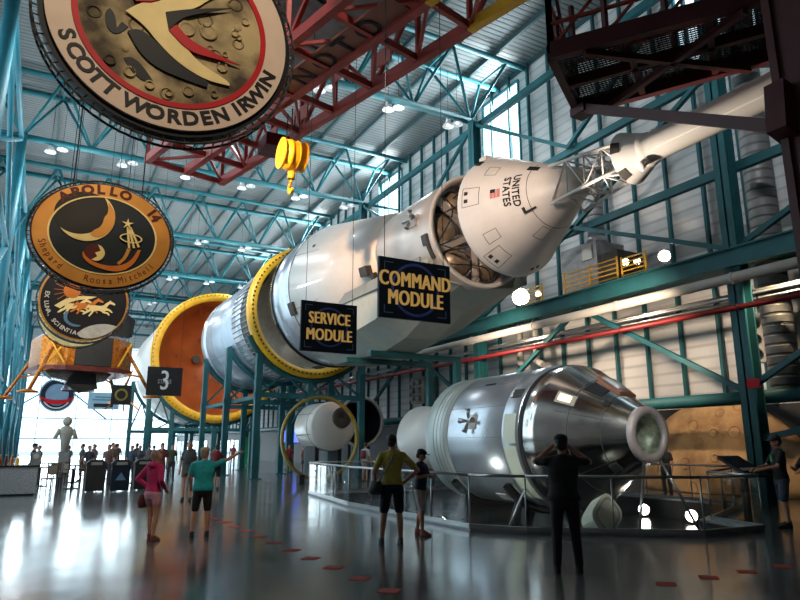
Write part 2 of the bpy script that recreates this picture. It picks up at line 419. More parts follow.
# ------------------------------------------------------------------ steelwork
def hcol(name_parent, x, y, z1, m, w=.44):
    mb = MB(); t = .05
    mb.box(x-w/2, x-w/2+t, y-w/2, y+w/2, 0, z1); mb.box(x+w/2-t, x+w/2, y-w/2, y+w/2, 0, z1); mb.box(x-w/2, x+w/2, y-t/2, y+t/2, 0, z1)
    mb.build('shaft', m, name_parent, True)
    MB().box(x-.38, x+.38, y-.38, y+.38, 0, .05).build('base_plate', m, name_parent, True)
ordn = ['nearest', 'second', 'third', 'fourth', 'fifth', 'sixth', 'seventh', 'farthest']
for i, y in enumerate(BAYS):
    t = thing('steel_column', 'teal steel wall column on the right side, %s from the viewer' % ordn[i], 'column', (17, y, 0), 0, 'teal columns along the right wall')
    hcol(t, 17, y, 17.1, M['teal'])
    if i:
        t = thing('steel_column', 'bright blue steel column on the left side, %s one in view' % ordn[i-1], 'column', (-2.4, y, 0), 0, 'blue columns along the left side')
        mb = MB().tube((-2.4, y, 0), (-2.4, y, 17.2), .24, n=14); mb.build('shaft', M['blueL'], t, True)
        MB().box(-2.8, -2.0, y-.4, y+.4, 0, .05).build('base_plate', M['blueL'], t, True)
for i, y in enumerate(BAYS[1:]):
    t = thing('roof_truss', 'teal three-sided roof truss of tubes across the hall, %s in view' % ordn[i], 'truss', (7.3, y, 17), 0, 'roof trusses')
    ta, tb, bo = y-.7, y+1.6, y+.3; ZB = 17.25; ZT = 20.45; rr = .11
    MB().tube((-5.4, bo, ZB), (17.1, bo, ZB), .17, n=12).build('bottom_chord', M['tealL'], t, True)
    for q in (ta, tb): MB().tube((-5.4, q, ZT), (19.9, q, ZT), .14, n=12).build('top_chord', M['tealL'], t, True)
    p = 19.4/6
    for j in range(-1, 7):
        x0 = -2.4+p*j
        if x0 > 17.1: break
        for q in (ta, tb):
            for dx in (-p/2, p/2):
                if -5.6 < x0+dx < 20 and not (i > 4 and q == tb):
                    MB().tube((x0, bo, ZB), (x0+dx, q, ZT), .075, n=6).build('web_brace', M['tealL'], t, True)
        if x0+p/2 < 20: MB().tube((x0+p/2, ta, ZT), (x0+p/2, tb, ZT), .06, n=6).build('cross_tie', M['tealL'], t, True)
    MB().tube((17, bo, ZB), (19.9, bo, ZB), .1, n=8).build('end_tie', M['tealL'], t, True)
# longitudinal beams in the column line
zl = [(2.95, .3, .3, 'low round beam above the dark recess'), (9.74, .2, .28, 'beam at the middle of the wall frame'), (13.06, .2, .28, 'upper beam of the wall frame'), (17.0, .22, .3, 'top beam joining the column heads')]
for z, w, h, tx in zl:
    mb = MB()
    if z < 3: mb.tube((17.42, -3, z), (17.42, 98.8, z), .19, n=12)
    else: mb.beam((17.36, -3, z), (17.36, 98.8, z), w, h)
    tag(mb.build('frame_beam', M['teal']), 'teal %s on the right' % tx, 'beam')
def xbrace(i, a, b, m=M['teal'], w=.16):
    t = MB().beam(a, b, w)
    return t
for i, y in enumerate(BAYS[:6]):
    t = thing('cross_bracing', 'teal diagonal bracing on the right wall beyond the %s column' % ordn[i], 'bracing', (17.3, y+6.3, 3), 0, 'wall bracing bays')
    ym = y+6.3; y2 = y+12.6
    for a, b in (((ym, 9.74), (y, 7.15)), ((ym, 9.74), (y2, 7.15)), ((ym, 9.74), (y, 13.06)), ((ym, 9.74), (y2, 13.06)), ((ym, 13.06), (y, 17)), ((ym, 13.06), (y2, 17)), ((ym, 6.6), (y, 3)), ((ym, 6.6), (y2, 3))):
        MB().beam((17.0, a[0], a[1]), (17.0, b[0], b[1]), .15).build('diagonal', M['teal'], t, True)
for i, y in enumerate(BAYS[:1]):
    t = thing('cross_bracing', 'teal diagonal bracing on the near side of the nearest right column', 'bracing', (17.3, y-6, 3), 0, 'wall bracing bays')
    for a, b in (((y-6.3, 9.74), (y, 7.15)), ((y-6.3, 9.74), (y, 13.06)), ((y-6.3, 6.6), (y, 3.2)), ((y-6.3, 3), (y, 1.8))):
        MB().beam((17.0, a[0], a[1]), (17.0, b[0], b[1]), .15).build('diagonal', M['teal'], t, True)
for i, y in enumerate(BAYS[1:6]):
    t = thing('cross_bracing', 'bright blue diagonal bracing between left columns, bay %s out' % ordn[i], 'bracing', (-2.4, y+6.3, 3), 0, 'left bracing bays')
    for z0 in (0, 5.6, 11.4):
        MB().tube((-2.4, y, z0), (-2.4, y+12.6, z0+5.6), .11, n=8).build('diagonal', M['blueL'], t, True)
        MB().tube((-2.4, y, z0+5.6), (-2.4, y+12.6, z0), .11, n=8).build('diagonal', M['blueL'], t, True)
        MB().tube((-2.4, y, z0+5.6), (-2.4, y+12.6, z0+5.6), .12, n=8).build('strut', M['blueL'], t, True)
        MB().tube((-2.4, y, z0+5.6), (-5.4, y, z0+5.6), .12, n=8).build('strut', M['blueL'], t, True)
# walkway
t = thing('service_walkway', 'long teal girder walkway carrying equipment along the right wall', 'walkway', (18.5, 45, 6.6))
mb = MB().box(16.68, 16.72, -3, 98, 6.6, 7.12); mb.box(16.60, 16.77, -3, 98, 7.09, 7.14); mb.box(16.60, 16.77, -3, 98, 6.58, 6.63)
mb.build('girder', M['teal'], t, True)
MB().box(17.24, 19.7, -3, 98, 7.0, 7.06).build('deck', M['teal'], t, True)
def pipe(name, label, z, x, r, m, cat='pipe'):
    mb = MB().tube((x, -4, z), (x, 97, z), r, n=14)
    y = -2
    while y < 60: mb.tube((x, y, z), (x, y+.08, z), r*1.16, n=14); y += 4.2
    return tag(mb.build(name, m), label, cat)
pipe('water_pipe', 'thick white pipe hung below the walkway girder', 6.2, 16.5, .15, M['pipe'])
pipe('sprinkler_pipe', 'bright red pipe running below the white pipe', 5.38, 16.6, .08, M['redL'])
for q, (z, x, r) in enumerate(((5.85, 17.35, .05), (5.95, 17.5, .06), (5.75, 17.6, .045))):
    pipe('conduit', 'thin grey conduit between the white and red pipes, %s' % ('front one', 'upper one', 'lowest one')[q], z, x, r, M['steel'], 'conduit')
mb = MB().path([(18.5, 22.35, 7), (18.5, 22.35, 5.2), (18.5, 21.9, 5.0)], .14); tag(mb.build('drop_pipe', M['pipe']), 'white vertical drop pipe farther from the viewer', 'pipe', 'white drop pipes')
mb = MB().path([(18.5, 21.3, 7), (18.5, 21.3, 5.2), (18.5, 20.9, 5.0)], .14); tag(mb.build('drop_pipe', M['pipe']), 'white vertical drop pipe nearer to the viewer', 'pipe', 'white drop pipes')
tag(MB().tube((18.8, 10.9, 3.0), (18.8, 10.9, 17), .42, n=24).build('ventilation_duct', M['duct']), 'tall grey spiral duct behind the nearest right column', 'duct')
tag(MB().tube((18.5, 17.4, 9.6), (18.5, 17.4, 12.4), .34, n=24).box(18.1, 18.9, 16.7, 18.1, 12.3, 12.7).build('ventilation_duct', M['duct']), 'short grey spiral duct rising from the air unit', 'duct')
t = thing('air_handling_unit', 'grey metal air handling unit on the walkway behind yellow railing', 'air unit', (18.5, 17.4, 7.06))
MB().box(17.8, 19.3, 16.8, 18.7, 7.06, 9.3).build('casing', M['galv'], t, True)
MB().tube((18.5, 17.4, 9.3), (18.5, 17.4, 9.65), .5, .34, n=20).build('collar', M['galv'], t, True)
MB().box(17.75, 17.8, 17.0, 17.5, 8.6, 9.2).build('control_box', M['pipe'], t, True)
MB().box(17.9, 19.0, 15.9, 16.7, 7.06, 8.7).build('side_cabinet', M['inner'], t, True)
def railing(y0, y1, h, label, x=16.95):
    t = thing('guard_railing', label, 'railing', (x, (y0+y1)/2, 7.06), 0, 'yellow guard railings')
    n = max(2, int(round((y1-y0)/1.2))+1)
    for i in range(n):
        y = y0+(y1-y0)*i/(n-1); MB().box(x-.025, x+.025, y-.025, y+.025, 7.06, 7.06+h).build('post', M['yellow'], t, True)
    k = 6
    for i in range(k):
        z = 7.06+h*(i+.6)/k; MB().box(x-.02, x+.02, y0, y1, z-.02, z+.02).build('rail', M['yellow'], t, True)
railing(15.1, 17.7, 1.0, 'large yellow slatted railing in front of the air unit')
railing(13.9, 14.9, .9, 'small yellow railing right of the air unit')
railing(19.0, 20.3, .9, 'small yellow railing left of the air unit, beside a floodlight')
# floodlights on the walkway
def flood(x, y, z, r, label, m, aim):
    t = thing('floodlight', label, 'floodlight', (x, y, z), 0, 'floodlights on the walkway')
    d = (Vector(aim)-Vector((x, y, z))).normalized(); p = Vector((x, y, z))
    MB().tube(p-d*.25, p, r*.6, r, n=20).build('housing', M['black'], t, True)
    MB().tube(p, p+d*.02, r*.92, r*.92, n=20).build('lens', m, t, True)
    MB().tube((x, y, 7.06), (x, y, z-r*.7), .03, n=6).build('stand', M['black'], t, True)
flood(17.2, 20.6, 7.75, .38, 'big glaring floodlight leftmost on the walkway', M['hot'], (10, 12, 4))
flood(17.2, 19.5, 7.65, .13, 'small warm lamp next to the leftmost floodlight', M['warm'], (8, 8, 5))
flood(17.2, 14.95, 7.85, .13, 'small warm lamp at the corner of the large yellow railing', M['warm'], (8, 5, 5))
flood(17.2, 14.45, 7.75, .12, 'small warm lamp inside the small right railing', M['warm'], (8, 5, 5))
flood(17.2, 13.35, 7.65, .20, 'white floodlight at the right end beyond the railings', M['hot'], (9, 6, 3))
# vent boxes on the lower wall
def ventbox(y0, y1, z0, z1, x, label):
    t = thing('nozzle_panel', label, 'wall panel', (x, (y0+y1)/2, z0), 0, 'beige nozzle panels')
    MB().box(x-.1, x+.25, y0, y1, z0, z1).build('panel', M['beigebox'], t, True)
    for i in range(2):
        for j in range(3):
            y = y0+(y1-y0)*(.28+.46*i); z = z0+(z1-z0)*(.2+.3*j)
            MB().tube((x-.1, y, z), (x-.35, y-.05, z-.05), .17, .13, n=16).build('nozzle', M['galv'], t, True)
ventbox(10.75, 12.1, 4.1, 5.6, 19.0, 'beige wall panel with six round nozzles behind the nearest column')
ventbox(31.5, 32.9, 4.0, 5.5, 19.0, 'beige wall panel with six nozzles far back under the rocket')
tag(MB().box(16.70, 16.76, 10.4, 10.75, 3.15, 3.4).build('wall_sign', M['embred']), 'small red sign fixed to the nearest right column', 'sign')

# ------------------------------------------------------------------ ceiling lamps
def lamp(x, y, z, label=None):
    t = thing('high_bay_lamp', label, 'lamp', (x, y, z), 0, 'hanging high bay lamps')
    MB().tube((0, 0, .55), (0, 0, 3.0), .012, n=5).build('cord', M['black'], t)
    MB().tube((0, 0, .25), (0, 0, .55), .13, .09, n=12).build('housing', M['lampcap'], t)
    mb = MB(); pr = [(.27, .09), (.2, .16), (.08, .25), (0, .28)]
    for (z0, r0), (z1, r1) in zip(pr, pr[1:]):
        k = 16; mb.add([(r0*cos(2*pi*i/k), r0*sin(2*pi*i/k), z0) for i in range(k)]+[(r1*cos(2*pi*i/k), r1*sin(2*pi*i/k), z1) for i in range(k)], [(i, (i+1) % k, k+(i+1) % k, k+i) for i in range(k)], True)
    mb.build('bell_shade', M['lamp'], t)
    MB().ball((0, 0, .12), .07, .07, .1, 10, 8).build('bulb', emis('bulb glow', (1, .95, .85), 3) if 'bulb' not in M else M['bulb'], t)
    return t
M['bulb'] = emis('bulb glow', (1, .95, .85), 3)
L0 = None
lx = [(-.8, 'leftmost column'), (2.7, 'second column from the left'), (6.1, 'third column from the left'), (9.4, 'middle of the hall'), (12.8, 'above the rocket'), (16.1, 'next to the right wall')]
rows = {1: 'nearest row', 2: 'second row', 3: 'third row', 4: 'fourth row', 5: 'fifth row'}
for r in range(1, 6):
    y = BAYS[r]+.5
    for x, tx in lx:
        for s, sd in ((-.27, 'left'), (.27, 'right')):
            lab = '%s clear bell of lamp pair, %s, %s' % (sd, rows[r], tx)
            zz = 17.0 if s > 0 else 16.75
            if L0 is None: L0 = lamp(x+s, y, zz, lab)
            else: dup(L0, (x+s, y, zz), 0, lab)

# the hall stands a little farther out than the exhibits
KS = 1.07; EYE = Vector((0, 0, 1.65))
for o in C.objects:
    if o.name not in N_FIX and o.parent is None:
        o.location = EYE+(o.location-EYE)*KS; o.scale = (KS, KS, KS)
# ------------------------------------------------------------------ rocket, axis along Y
AX, AZ = 12.3, 8.7
def cpt(y, r, deg, cx=AX, cz=AZ): return (cx+r*cos(radians(deg)), y, cz+r*sin(radians(deg)))
def conepatch(prof, y0, y1, a0, a1, off, cx, cz, m=6):
    """thin raised patch that follows a turned profile between two stations and two angles"""
    def R(y):
        for (ya, ra), (yb, rb) in zip(prof, prof[1:]):
            if min(ya, yb) <= y <= max(ya, yb): return ra+(rb-ra)*(y-ya)/(yb-ya)
        return prof[-1][1]
    mb = MB(); 
    ys = [y0+(y1-y0)*i/3 for i in range(4)]; an = [a0+(a1-a0)*i/m for i in range(m+1)]
    vs = [cpt(y, R(y)+o, a, cx, cz) for o in (.001, off) for y in ys for a in an]; k = m+1; T = 4*k; fs = []
    for j in range(3):
        for i in range(m): fs.append((T+j*k+i, T+j*k+i+1, T+(j+1)*k+i+1, T+(j+1)*k+i))
    for i in range(m): fs += [(i, i+1, T+i+1, T+i), (3*k+i, 3*k+i+1, T+3*k+i+1, T+3*k+i)]
    for j in range(3): fs += [(j*k, (j+1)*k, T+(j+1)*k, T+j*k), (j*k+m, (j+1)*k+m, T+(j+1)*k+m, T+j*k+m)]
    return mb.add(vs, fs)
def outline(prof, y0, y1, a0, a1, cx, cz, w=.012, rr=1.5):
    wa = math.degrees(w/rr)
    return merge(conepatch(prof, y0, y0+w, a0, a1, .004, cx, cz), conepatch(prof, y1-w, y1, a0, a1, .004, cx, cz),
                 conepatch(prof, y0, y1, a0, a0+wa, .004, cx, cz, 1), conepatch(prof, y0, y1, a1-wa, a1, .004, cx, cz, 1))
# command module
cm = [(15.2, 1.92), (15.14, 1.955), (14.95, 1.93), (12.45, .62), (12.1, .45), (11.85, .30), (11.78, .0)]
t = thing('command_module', 'white conical capsule lettered UNITED STATES at the rocket nose', 'spacecraft', (AX, 13.5, AZ))
def B(mb, n, m, p=None): return mb.build(n, m, p or t, True)
B(MB().rev([(y-0, r) for y, r in cm], (AX, 0, AZ), 72), 'cover', M['cmwhite'])
B(MB().rev([(15.2, 1.92), (15.45, 1.6), (15.6, .9), (15.65, 0)], (AX, 0, AZ), 60), 'heat_shield', M['inner'])
def uv(y0, a0, s=1.):
    def R(y): return 1.93-(14.95-y)*(1.93-.62)/(14.95-12.45)
    def f(x, yy, d):
        y = y0-yy; r = R(y); return cpt(y, r+.012+d, a0+math.degrees(x/r))
    return f
B(glyphs('UNITED', .27, uv(13.42, 176.5), .004, .006, 1.05), 'lettering', M['embblack'])
B(glyphs('STATES', .27, uv(13.68, 176.0), .004, .006, 1.05), 'lettering', M['embblack'])
fl_ = B(conepatch(cm, 13.86, 14.12, 170.5, 181.5, .008, AX, AZ), 'flag', M['white']); sub(fl_, t)
mb = MB()
for i in range(7): mb = merge(mb, conepatch(cm, 13.86+.26*i*2/13/1.0, 13.86+.26*(i*2+1)/13, 170.5, 181.5, .012, AX, AZ))
mb.build('stripe', M['embred'], fl_, True)
conepatch(cm, 13.98, 14.12, 170.5, 175, .014, AX, AZ).build('canton', M['embnavy'], fl_, True)
seams(t, M['seam'], outline(cm, 14.45, 14.95, 165, 184, AX, AZ), outline(cm, 14.4, 14.95, 232, 251, AX, AZ), outline(cm, 14.1, 14.45, 136, 150, AX, AZ), outline(cm, 14.2, 14.6, 214, 226, AX, AZ), outline(cm, 13.2, 13.6, 250, 268, AX, AZ, .012, 1.1),
        conepatch(cm, 13.12, 13.135, 120, 300, .004, AX, AZ, 40))
for (y, a) in ((14.84, 170.6), (14.83, 178.2), (14.8, 236.3), (14.79, 244), (14.72, 286), (14.67, 292)):
    B(conepatch(cm, y-.05, y+.05, a-1.7, a+1.7, .014, AX, AZ, 4), 'thruster_port', M['black'])
B(conepatch(cm, 14.83, 15.0, 127, 135, .02, AX, AZ), 'hatch_window', M['black'])
B(conepatch(cm, 12.95, 13.25, 130, 140, .03, AX, AZ), 'hatch_window', M['black'])
B(merge(conepatch(cm, 13.0, 13.32, 213, 216, .05, AX, AZ), conepatch(cm, 13.28, 13.33, 206, 216, .05, AX, AZ)), 'bracket', M['black'])
B(MB().box(AX-.75, AX-.2, 15.25, 15.6, AZ+1.35, AZ+2.0), 'wrapped_fitting', M['white'])
# launch escape tower
t = thing('escape_tower', 'white lattice escape tower with long motor tube beyond the capsule nose', 'tower', (AX, 9, AZ))
a0 = [(-.62, -.5), (.62, -.5), (.62, .5), (-.62, .5)]
Yb, Yt = 12.55, 10.2
def tp(k, s):
    w = .62+(.36-.62)*s; q = a0[k % 4]; return (AX+q[0]/.62*w, Yb+(Yt-Yb)*s, AZ+q[1]/.5*w*.9)
for k in range(4):
    B(MB().tube(tp(k, 0), tp(k, 1), .05, n=8), 'longeron', M['white'])
    for j in range(4):
        s0, s1 = j/4, (j+1)/4
        B(MB().tube(tp(k, s1), tp(k+1, s1), .028, n=6), 'cross_member', M['white'])
        if j % 2: B(MB().tube(tp(k, s0), tp(k+1, s1), .028, n=6), 'brace', M['white'])
        else: B(MB().tube(tp(k+1, s0), tp(k, s1), .028, n=6), 'brace', M['white'])
B(MB().rev([(10.30, .69), (9.72, .42), (9.70, .36), (10.2, .58)], (AX, 0, AZ), 72, smooth=False, closed=True), 'skirt', M['cmwhite'])
B(MB().rev([(9.75, .44), (9.6, .40), (9.55, .36), (3.2, .34), (2.7, .2), (2.4, 0)], (AX, 0, AZ), 36), 'motor_tube', M['white'])
for a in (60, 240):
    p = cpt(9.62, .40, a); q = cpt(9.78, .62, a); B(MB().tube(p, q, .07, .12, n=14), 'exhaust_nozzle', M['cmwhite'])
for a in (172, 238): B(conepatch([(10.30, .69), (9.72, .42)], 10.10, 10.29, a-13, a+13, .012, AX, AZ), 'dark_patch', M['inner'])
mb = MB().beam(cpt(9.5, .36, 215), cpt(3.2, .345, 215), .03); B(mb, 'cable_tray', M['white'])
# service module
smp = [(20.6, 1.95), (16.8, 1.95)]
t = thing('service_module', 'pale cylindrical rocket module open at the front with brown tanks', 'spacecraft', (AX, 18.7, AZ))
B(MB().rev([(20.6, 1.97), (16.75, 1.97), (16.7, 1.93), (16.7, 1.82), (17.1, 1.80), (20.6, 1.8)], (AX, 0, AZ), 72, closed=True), 'skin', M['smskin'])
B(MB().rev([(17.35, 1.81), (17.35, 0)], (AX, 0, AZ), 48), 'forward_bulkhead', M['galv'])
B(MB().rev([(16.74, 1.99), (16.68, 1.99), (16.68, 1.86), (16.74, 1.86)], (AX, 0, AZ), 72, closed=True), 'rim', M['white'])
for a, r in ((183, .58), (238, .56), (128, .5), (295, .5), (0, .5), (60, .45)):
    c = cpt(17.2, 1.18, a); B(MB().rev([(.15, r), (0, r), (-.1, r*.86), (-.28, r*.5), (-.34, 0)], c, 28), 'tank', M['tank'])
    B(MB().rev([(.1, r+.06), (-.03, r+.06), (-.03, r), (.1, r)], c, 28, closed=True), 'tank_collar', M['steel'])
for a in (148, 207, 270, 330, 30, 90):
    B(MB().beam((AX, 17.1, AZ), cpt(17.0, 1.85, a), .06, .3), 'radial_beam', M['smskin'])
for k, (a, b) in enumerate(((140, 205), (200, 262), (225, 290))):
    pts = [cpt(17.0-.9*sin(pi*i/7), 1.75-.25*sin(pi*i/7), a+(b-a)*i/7) for i in range(8)]
    B(MB().path(pts, .022, 6), 'cable', M['black'])
for a in (160, 215, 130):
    B(MB().beam(cpt(17.0, 1.4, a), cpt(15.5, 1.5, a+8), .03), 'wire', M['black'])
def quad(prof, y, a, cx, cz, r, s=1.):
    q = B(conepatch(prof, y-.22*s, y+.22*s, a-6*s, a+6*s, .06, cx, cz), 'thruster_housing', M['smskin']); sub(q, t)
    c = Vector(cpt(y, r+.14, a, cx, cz)); ta = Vector((-sin(radians(a)), 0, cos(radians(a)))); yy = Vector((0, 1, 0)); nn = Vector((cos(radians(a)), 0, sin(radians(a))))
    for d in (ta, -ta, yy, -yy):
        MB().tube(c+d*.08*s+nn*.02, c+d*.34*s+nn*.09, .035*s, .085*s, n=10).build('nozzle', M['steel'], q, True)
quad(smp, 17.8, 170, AX, AZ, 1.97)
seams(t, M['seam'], outline(smp, 17.0, 20.4, 140, 143, AX, AZ, .012, 1.9), conepatch(smp, 17.0, 20.5, 178, 178.5, .006, AX, AZ), conepatch(smp, 17.0, 20.5, 214, 214.5, .006, AX, AZ), conepatch(smp, 18.4, 18.42, 100, 200, .006, AX, AZ, 20))
B(merge(conepatch(smp, 16.9, 17.2, 190, 200, .12, AX, AZ), conepatch(smp, 16.9, 17.05, 200, 214, .1, AX, AZ)), 'side_bracket', M['inner'])
# adapter fairing
slp = [(28.9, 3.3), (26.6, 3.3), (20.6, 1.97)]
t = thing('adapter_fairing', 'large smooth white tapered fairing between the module and silver ring', 'rocket fairing', (AX, 24.5, AZ))
B(MB().rev([(26.6, 3.3), (20.62, 2.0), (20.6, 1.9), (26.6, 3.2)], (AX, 0, AZ), 96, closed=True), 'cone', M['white'])
B(MB().rev([(28.9, 3.28), (28.6, 3.31), (26.62, 3.31), (26.62, 3.2), (28.9, 3.2)], (AX, 0, AZ), 96, closed=True), 'instrument_ring', M['silver'])
seams(t, M['seam'], *[conepatch(slp, 20.7, 26.5, a, a+.35, .008, AX, AZ, 1) for a in (112, 157, 202, 247)], conepatch(slp, 23.2, 23.22, 90, 270, .006, AX, AZ, 50), conepatch(slp, 26.55, 26.6, 60, 300, .01, AX, AZ, 60))
B(conepatch(slp, 26.3, 26.7, 196, 206, .12, AX, AZ), 'side_bracket', M['inner'])
B(conepatch(slp, 25.2, 25.35, 150, 152.5, .03, AX, AZ), 'vent', M['seam'])
B(merge(conepatch(slp, 20.9, 21.3, 192, 201, .28, AX, AZ), conepatch(slp, 20.7, 20.9, 201, 212, .2, AX, AZ)), 'dark_bracket', M['inner'])
B(MB().rev([(28.95, 3.22), (29.3, 2.9), (29.9, 2.5), (29.9, 0)], (AX, 0, AZ), 60), 'aft_closure', M['inner'])
B(MB().rev([(28.95, 3.34), (29.15, 3.34), (29.15, 3.15), (28.95, 3.15)], (AX, 0, AZ), 72, closed=True), 'dark_rim', M['blackgl'])
# trough that carries the module
pts = [(10.22, 7.55), (10.15, 7.20), (10.3, 5.95), (11.6, 5.25), (13.0, 5.25), (14.3, 5.95), (14.45, 7.2), (14.4, 7.55), (14.2, 7.5), (14.05, 6.1), (12.9, 5.45), (11.7, 5.45), (10.55, 6.1), (10.42, 7.5)]
t = thing('support_trough', 'grey green trough cradling the white fairing and module from below', 'cradle', (AX, 22, 5.3))
def shr(p, k): return (p[0]+(AX-p[0])*(1-k)*.12, p[1] if p[1] > 7.1 else 7.2-(7.2-p[1])*k)
vs = []; n_ = len(pts); st = [(27.2, 1.0), (22.3, 1.0), (20.6, .84), (18.6, .42), (17.0, .2)]; m_ = len(st)
for y, s in st:
    for p in pts: q = shr(p, s); vs.append((q[0], y, q[1]))
fs = [(j*n_+i, j*n_+(i+1) % n_, (j+1)*n_+(i+1) % n_, (j+1)*n_+i) for j in range(m_-1) for i in range(n_)]
fs += [tuple(range(n_))[::-1], tuple(range((m_-1)*n_, m_*n_))]
B(MB().add(vs, fs), 'shell', M['greyfair'])
for xa in (0, 1):
    mb = MB()
    x_ = 10.12 if not xa else 2*AX-10.12
    mb.beam((x_, 27.2, 7.36), (x_, 17.0, 7.36), .06, .40)
    B(mb, 'rim_band', mat('grey rim', (.20, .21, .19), .5) if not xa else M['galv'])
for y in (24.4, 22.2):
    B(MB().box(10.9, 15.1, y-.1, y+.1, 5.02, 5.24), 'cross_beam', M['teal']); B(MB().box(14.85, 15.1, y-.12, y+.12, 0, 5.02), 'post', M['teal'])
# yellow ring and silver stage
t = thing('upper_stage', 'silver ribbed rocket stage with yellow dotted flange at its front', 'rocket stage', (AX, 38, AZ))
B(MB().rev([(44.4, 3.2), (44.2, 3.3), (34.6, 3.3), (34.5, 3.2)], (AX, 0, AZ), 96), 'body', M['silverblue'])
B(MB().rev([(44.4, 3.2), (45.4, 2.6), (46.2, 1.4), (46.5, 0)], (AX, 0, AZ), 64), 'aft_dome', M['silver'])
B(MB().rev([(34.5, 3.31), (32.6, 3.36), (32.5, 3.2), (34.5, 3.2)], (AX, 0, AZ), 96, closed=True), 'dark_skirt', M['inner'])
B(MB().rev([(36.2, 3.34), (34.5, 3.34), (34.5, 3.28), (36.2, 3.28)], (AX, 0, AZ), 96, closed=True), 'stringer_skirt', M['silver'])
B(MB().rev([(44.2, 3.34), (42.9, 3.34), (42.9, 3.28), (44.2, 3.28)], (AX, 0, AZ), 96, closed=True), 'aft_skirt', M['silver'])
for i in range(72):
    a = 5*i; u = cpt(36.2, 3.35, a); v = cpt(32.7, 3.38, a); B(MB().beam(u, v, .05), 'stringer', M['grille'])
seams(t, M['grille'], *[conepatch([(45, 3.3), (34, 3.3)], y, y+.03, 60, 300, .008, AX, AZ, 60) for y in (36.25, 38.9, 41.4, 42.85)], *[conepatch([(45, 3.3), (34, 3.3)], 36.3, 42.8, a, a+.3, .008, AX, AZ, 1) for a in (130, 170, 210, 250)])
yr = B(MB().rev([(32.5, 3.55), (32.1, 3.62), (31.8, 3.60), (31.75, 3.18), (32.2, 3.1), (32.5, 3.2)], (AX, 0, AZ), 96, closed=True), 'flange_ring', M['yellow']); sub(yr, t)
for i in range(90):
    a = 4*i; p = cpt(31.77, 3.4, a); MB().tube((p[0], 31.79, p[2]), (p[0], 31.72, p[2]), .05, n=6).build('bolt_hole', M['black'], yr, True)
B(MB().rev([(32.4, 3.15), (34.0, 2.7), (34.6, 1.6), (34.8, 0)], (AX, 0, AZ), 60), 'forward_dome', M['beigebox'])
for a in range(0, 360, 20):
    B(conepatch([(33.9, 2.75), (32.3, 3.15)], 32.5, 33.3, a, a+9, -.03, AX, AZ), 'interior_panel', M['black'])
# big stage with orange dome
t = thing('second_stage', 'huge white rocket stage with an orange dome and yellow rim', 'rocket stage', (AX, 60, AZ))
B(MB().rev([(66.5, 4.9), (66, 5.1), (54.0, 5.12), (53.9, 5.0)], (AX, 0, AZ), 96), 'body', M['white'])
B(MB().rev([(69, 4.2), (66.5, 4.9)], (AX, 0, AZ), 64), 'aft_cone', M['silver'])
yr = B(MB().rev([(53.9, 5.22), (53.2, 5.34), (52.9, 5.32), (52.85, 4.72), (53.3, 4.7), (53.9, 4.9)], (AX, 0, AZ), 112, closed=True), 'rim_ring', M['yellow']); sub(yr, t)
for i in range(96):
    p = cpt(52.87, 5.18, 3.75*i); MB().tube((p[0], 52.95, p[2]), (p[0], 52.78, p[2]), .06, n=6).build('bolt_head', M['olive'], yr, True)
B(MB().rev([(53.2, 4.72), (55.2, 4.4), (57.2, 3.4), (58.3, 2.0), (58.8, 0)], (AX, 0, AZ), 80), 'dome', M['orange'])
B(MB().tube((AX-.9, 58.1, AZ+.3), (AX-.9, 57.7, AZ+.3), .35, n=16), 'sump_cover', M['inner'])
for (dx, dz) in ((-2.2, -1), (2, 0), (-1, 2)):
    B(MB().rev([(69, .5), (70.2, .7), (72.5, 1.35)], (AX+dx, 0, AZ+dz), 24), 'engine_bell', M['beigebox'])
# ------------------------------------------------------------------ cradle frames under the stages
def frame(y, xs, zb, r, label, a0=205, a1=335, y2=None, zx=None):
    t = thing('cradle_frame', label, 'support frame', (AX, y, 0), 0, 'teal cradle frames under the rocket')
    mb = MB().rev([(y-.12, r), (y+.12, r), (y+.12, r+.25), (y-.12, r+.25)], (AX, 0, AZ), 48, a0, a1, closed=True); mb.build('cradle_arc', M['teal'], t, True)
    for x in xs:
        dx = x-AX; dx = max(-r*.99, min(r*.99, dx)); zt = AZ-sqrt(max(.01, (r+.1)**2-dx*dx)) if abs(x-AX) < r else AZ-1.6
        zt = max(zt, zb+.3)
        MB().box(x-.16, x+.16, y-.16, y+.16, 0, zt).build('post', M['teal'], t, True)
        MB().box(x-.3, x+.3, y-.3, y+.3, 0, .04).build('foot_plate', M['teal'], t, True)
    MB().box(min(xs)-.2, max(xs)+.2, y-.11, y+.11, zb-.13, zb+.13).build('cross_beam', M['teal'], t, True)
    for a, b in zip(xs, xs[1:]):
        m_ = (a+b)/2; zt = AZ-sqrt(max(.01, (r+.1)**2-(m_-AX)**2))
        MB().beam((a, y, zb), (m_, y, zt), .11).build('diagonal', M['teal'], t, True)
        MB().beam((b, y, zb), (m_, y, zt), .11).build('diagonal', M['teal'], t, True)
    return t
frame(32.15, [9.5, 12.3, 15.3], 4.15, 3.62, 'teal cradle frame under the yellow ring of the silver stage')
frame(37.2, [9.2, 12.5, 15.6], 4.1, 3.36, 'teal cradle frame under the middle of the silver stage')
frame(43.6, [9.3, 12.0, 15.2], 4.15, 3.36, 'teal cradle frame under the rear of the silver stage')
frame(53.4, [7.2, 9.0, 12.3, 15.4], 2.85, 5.36, 'teal cradle frame under the yellow rim of the orange dome', 195, 325)
frame(64.5, [7.2, 9.0, 12.3, 15.4], 2.85, 5.14, 'teal cradle frame under the far end of the big white stage', 195, 325)
mb2 = thing('tie_beams', 'pair of long teal tie beams linking the silver stage frames', 'support frame', (12.4, 38, 3.95))
for x in (9.5, 15.3): MB().box(x-.1, x+.1, 32.32, 43.4, 3.95, 4.15).build('tie_beam', M['teal'], mb2, True)
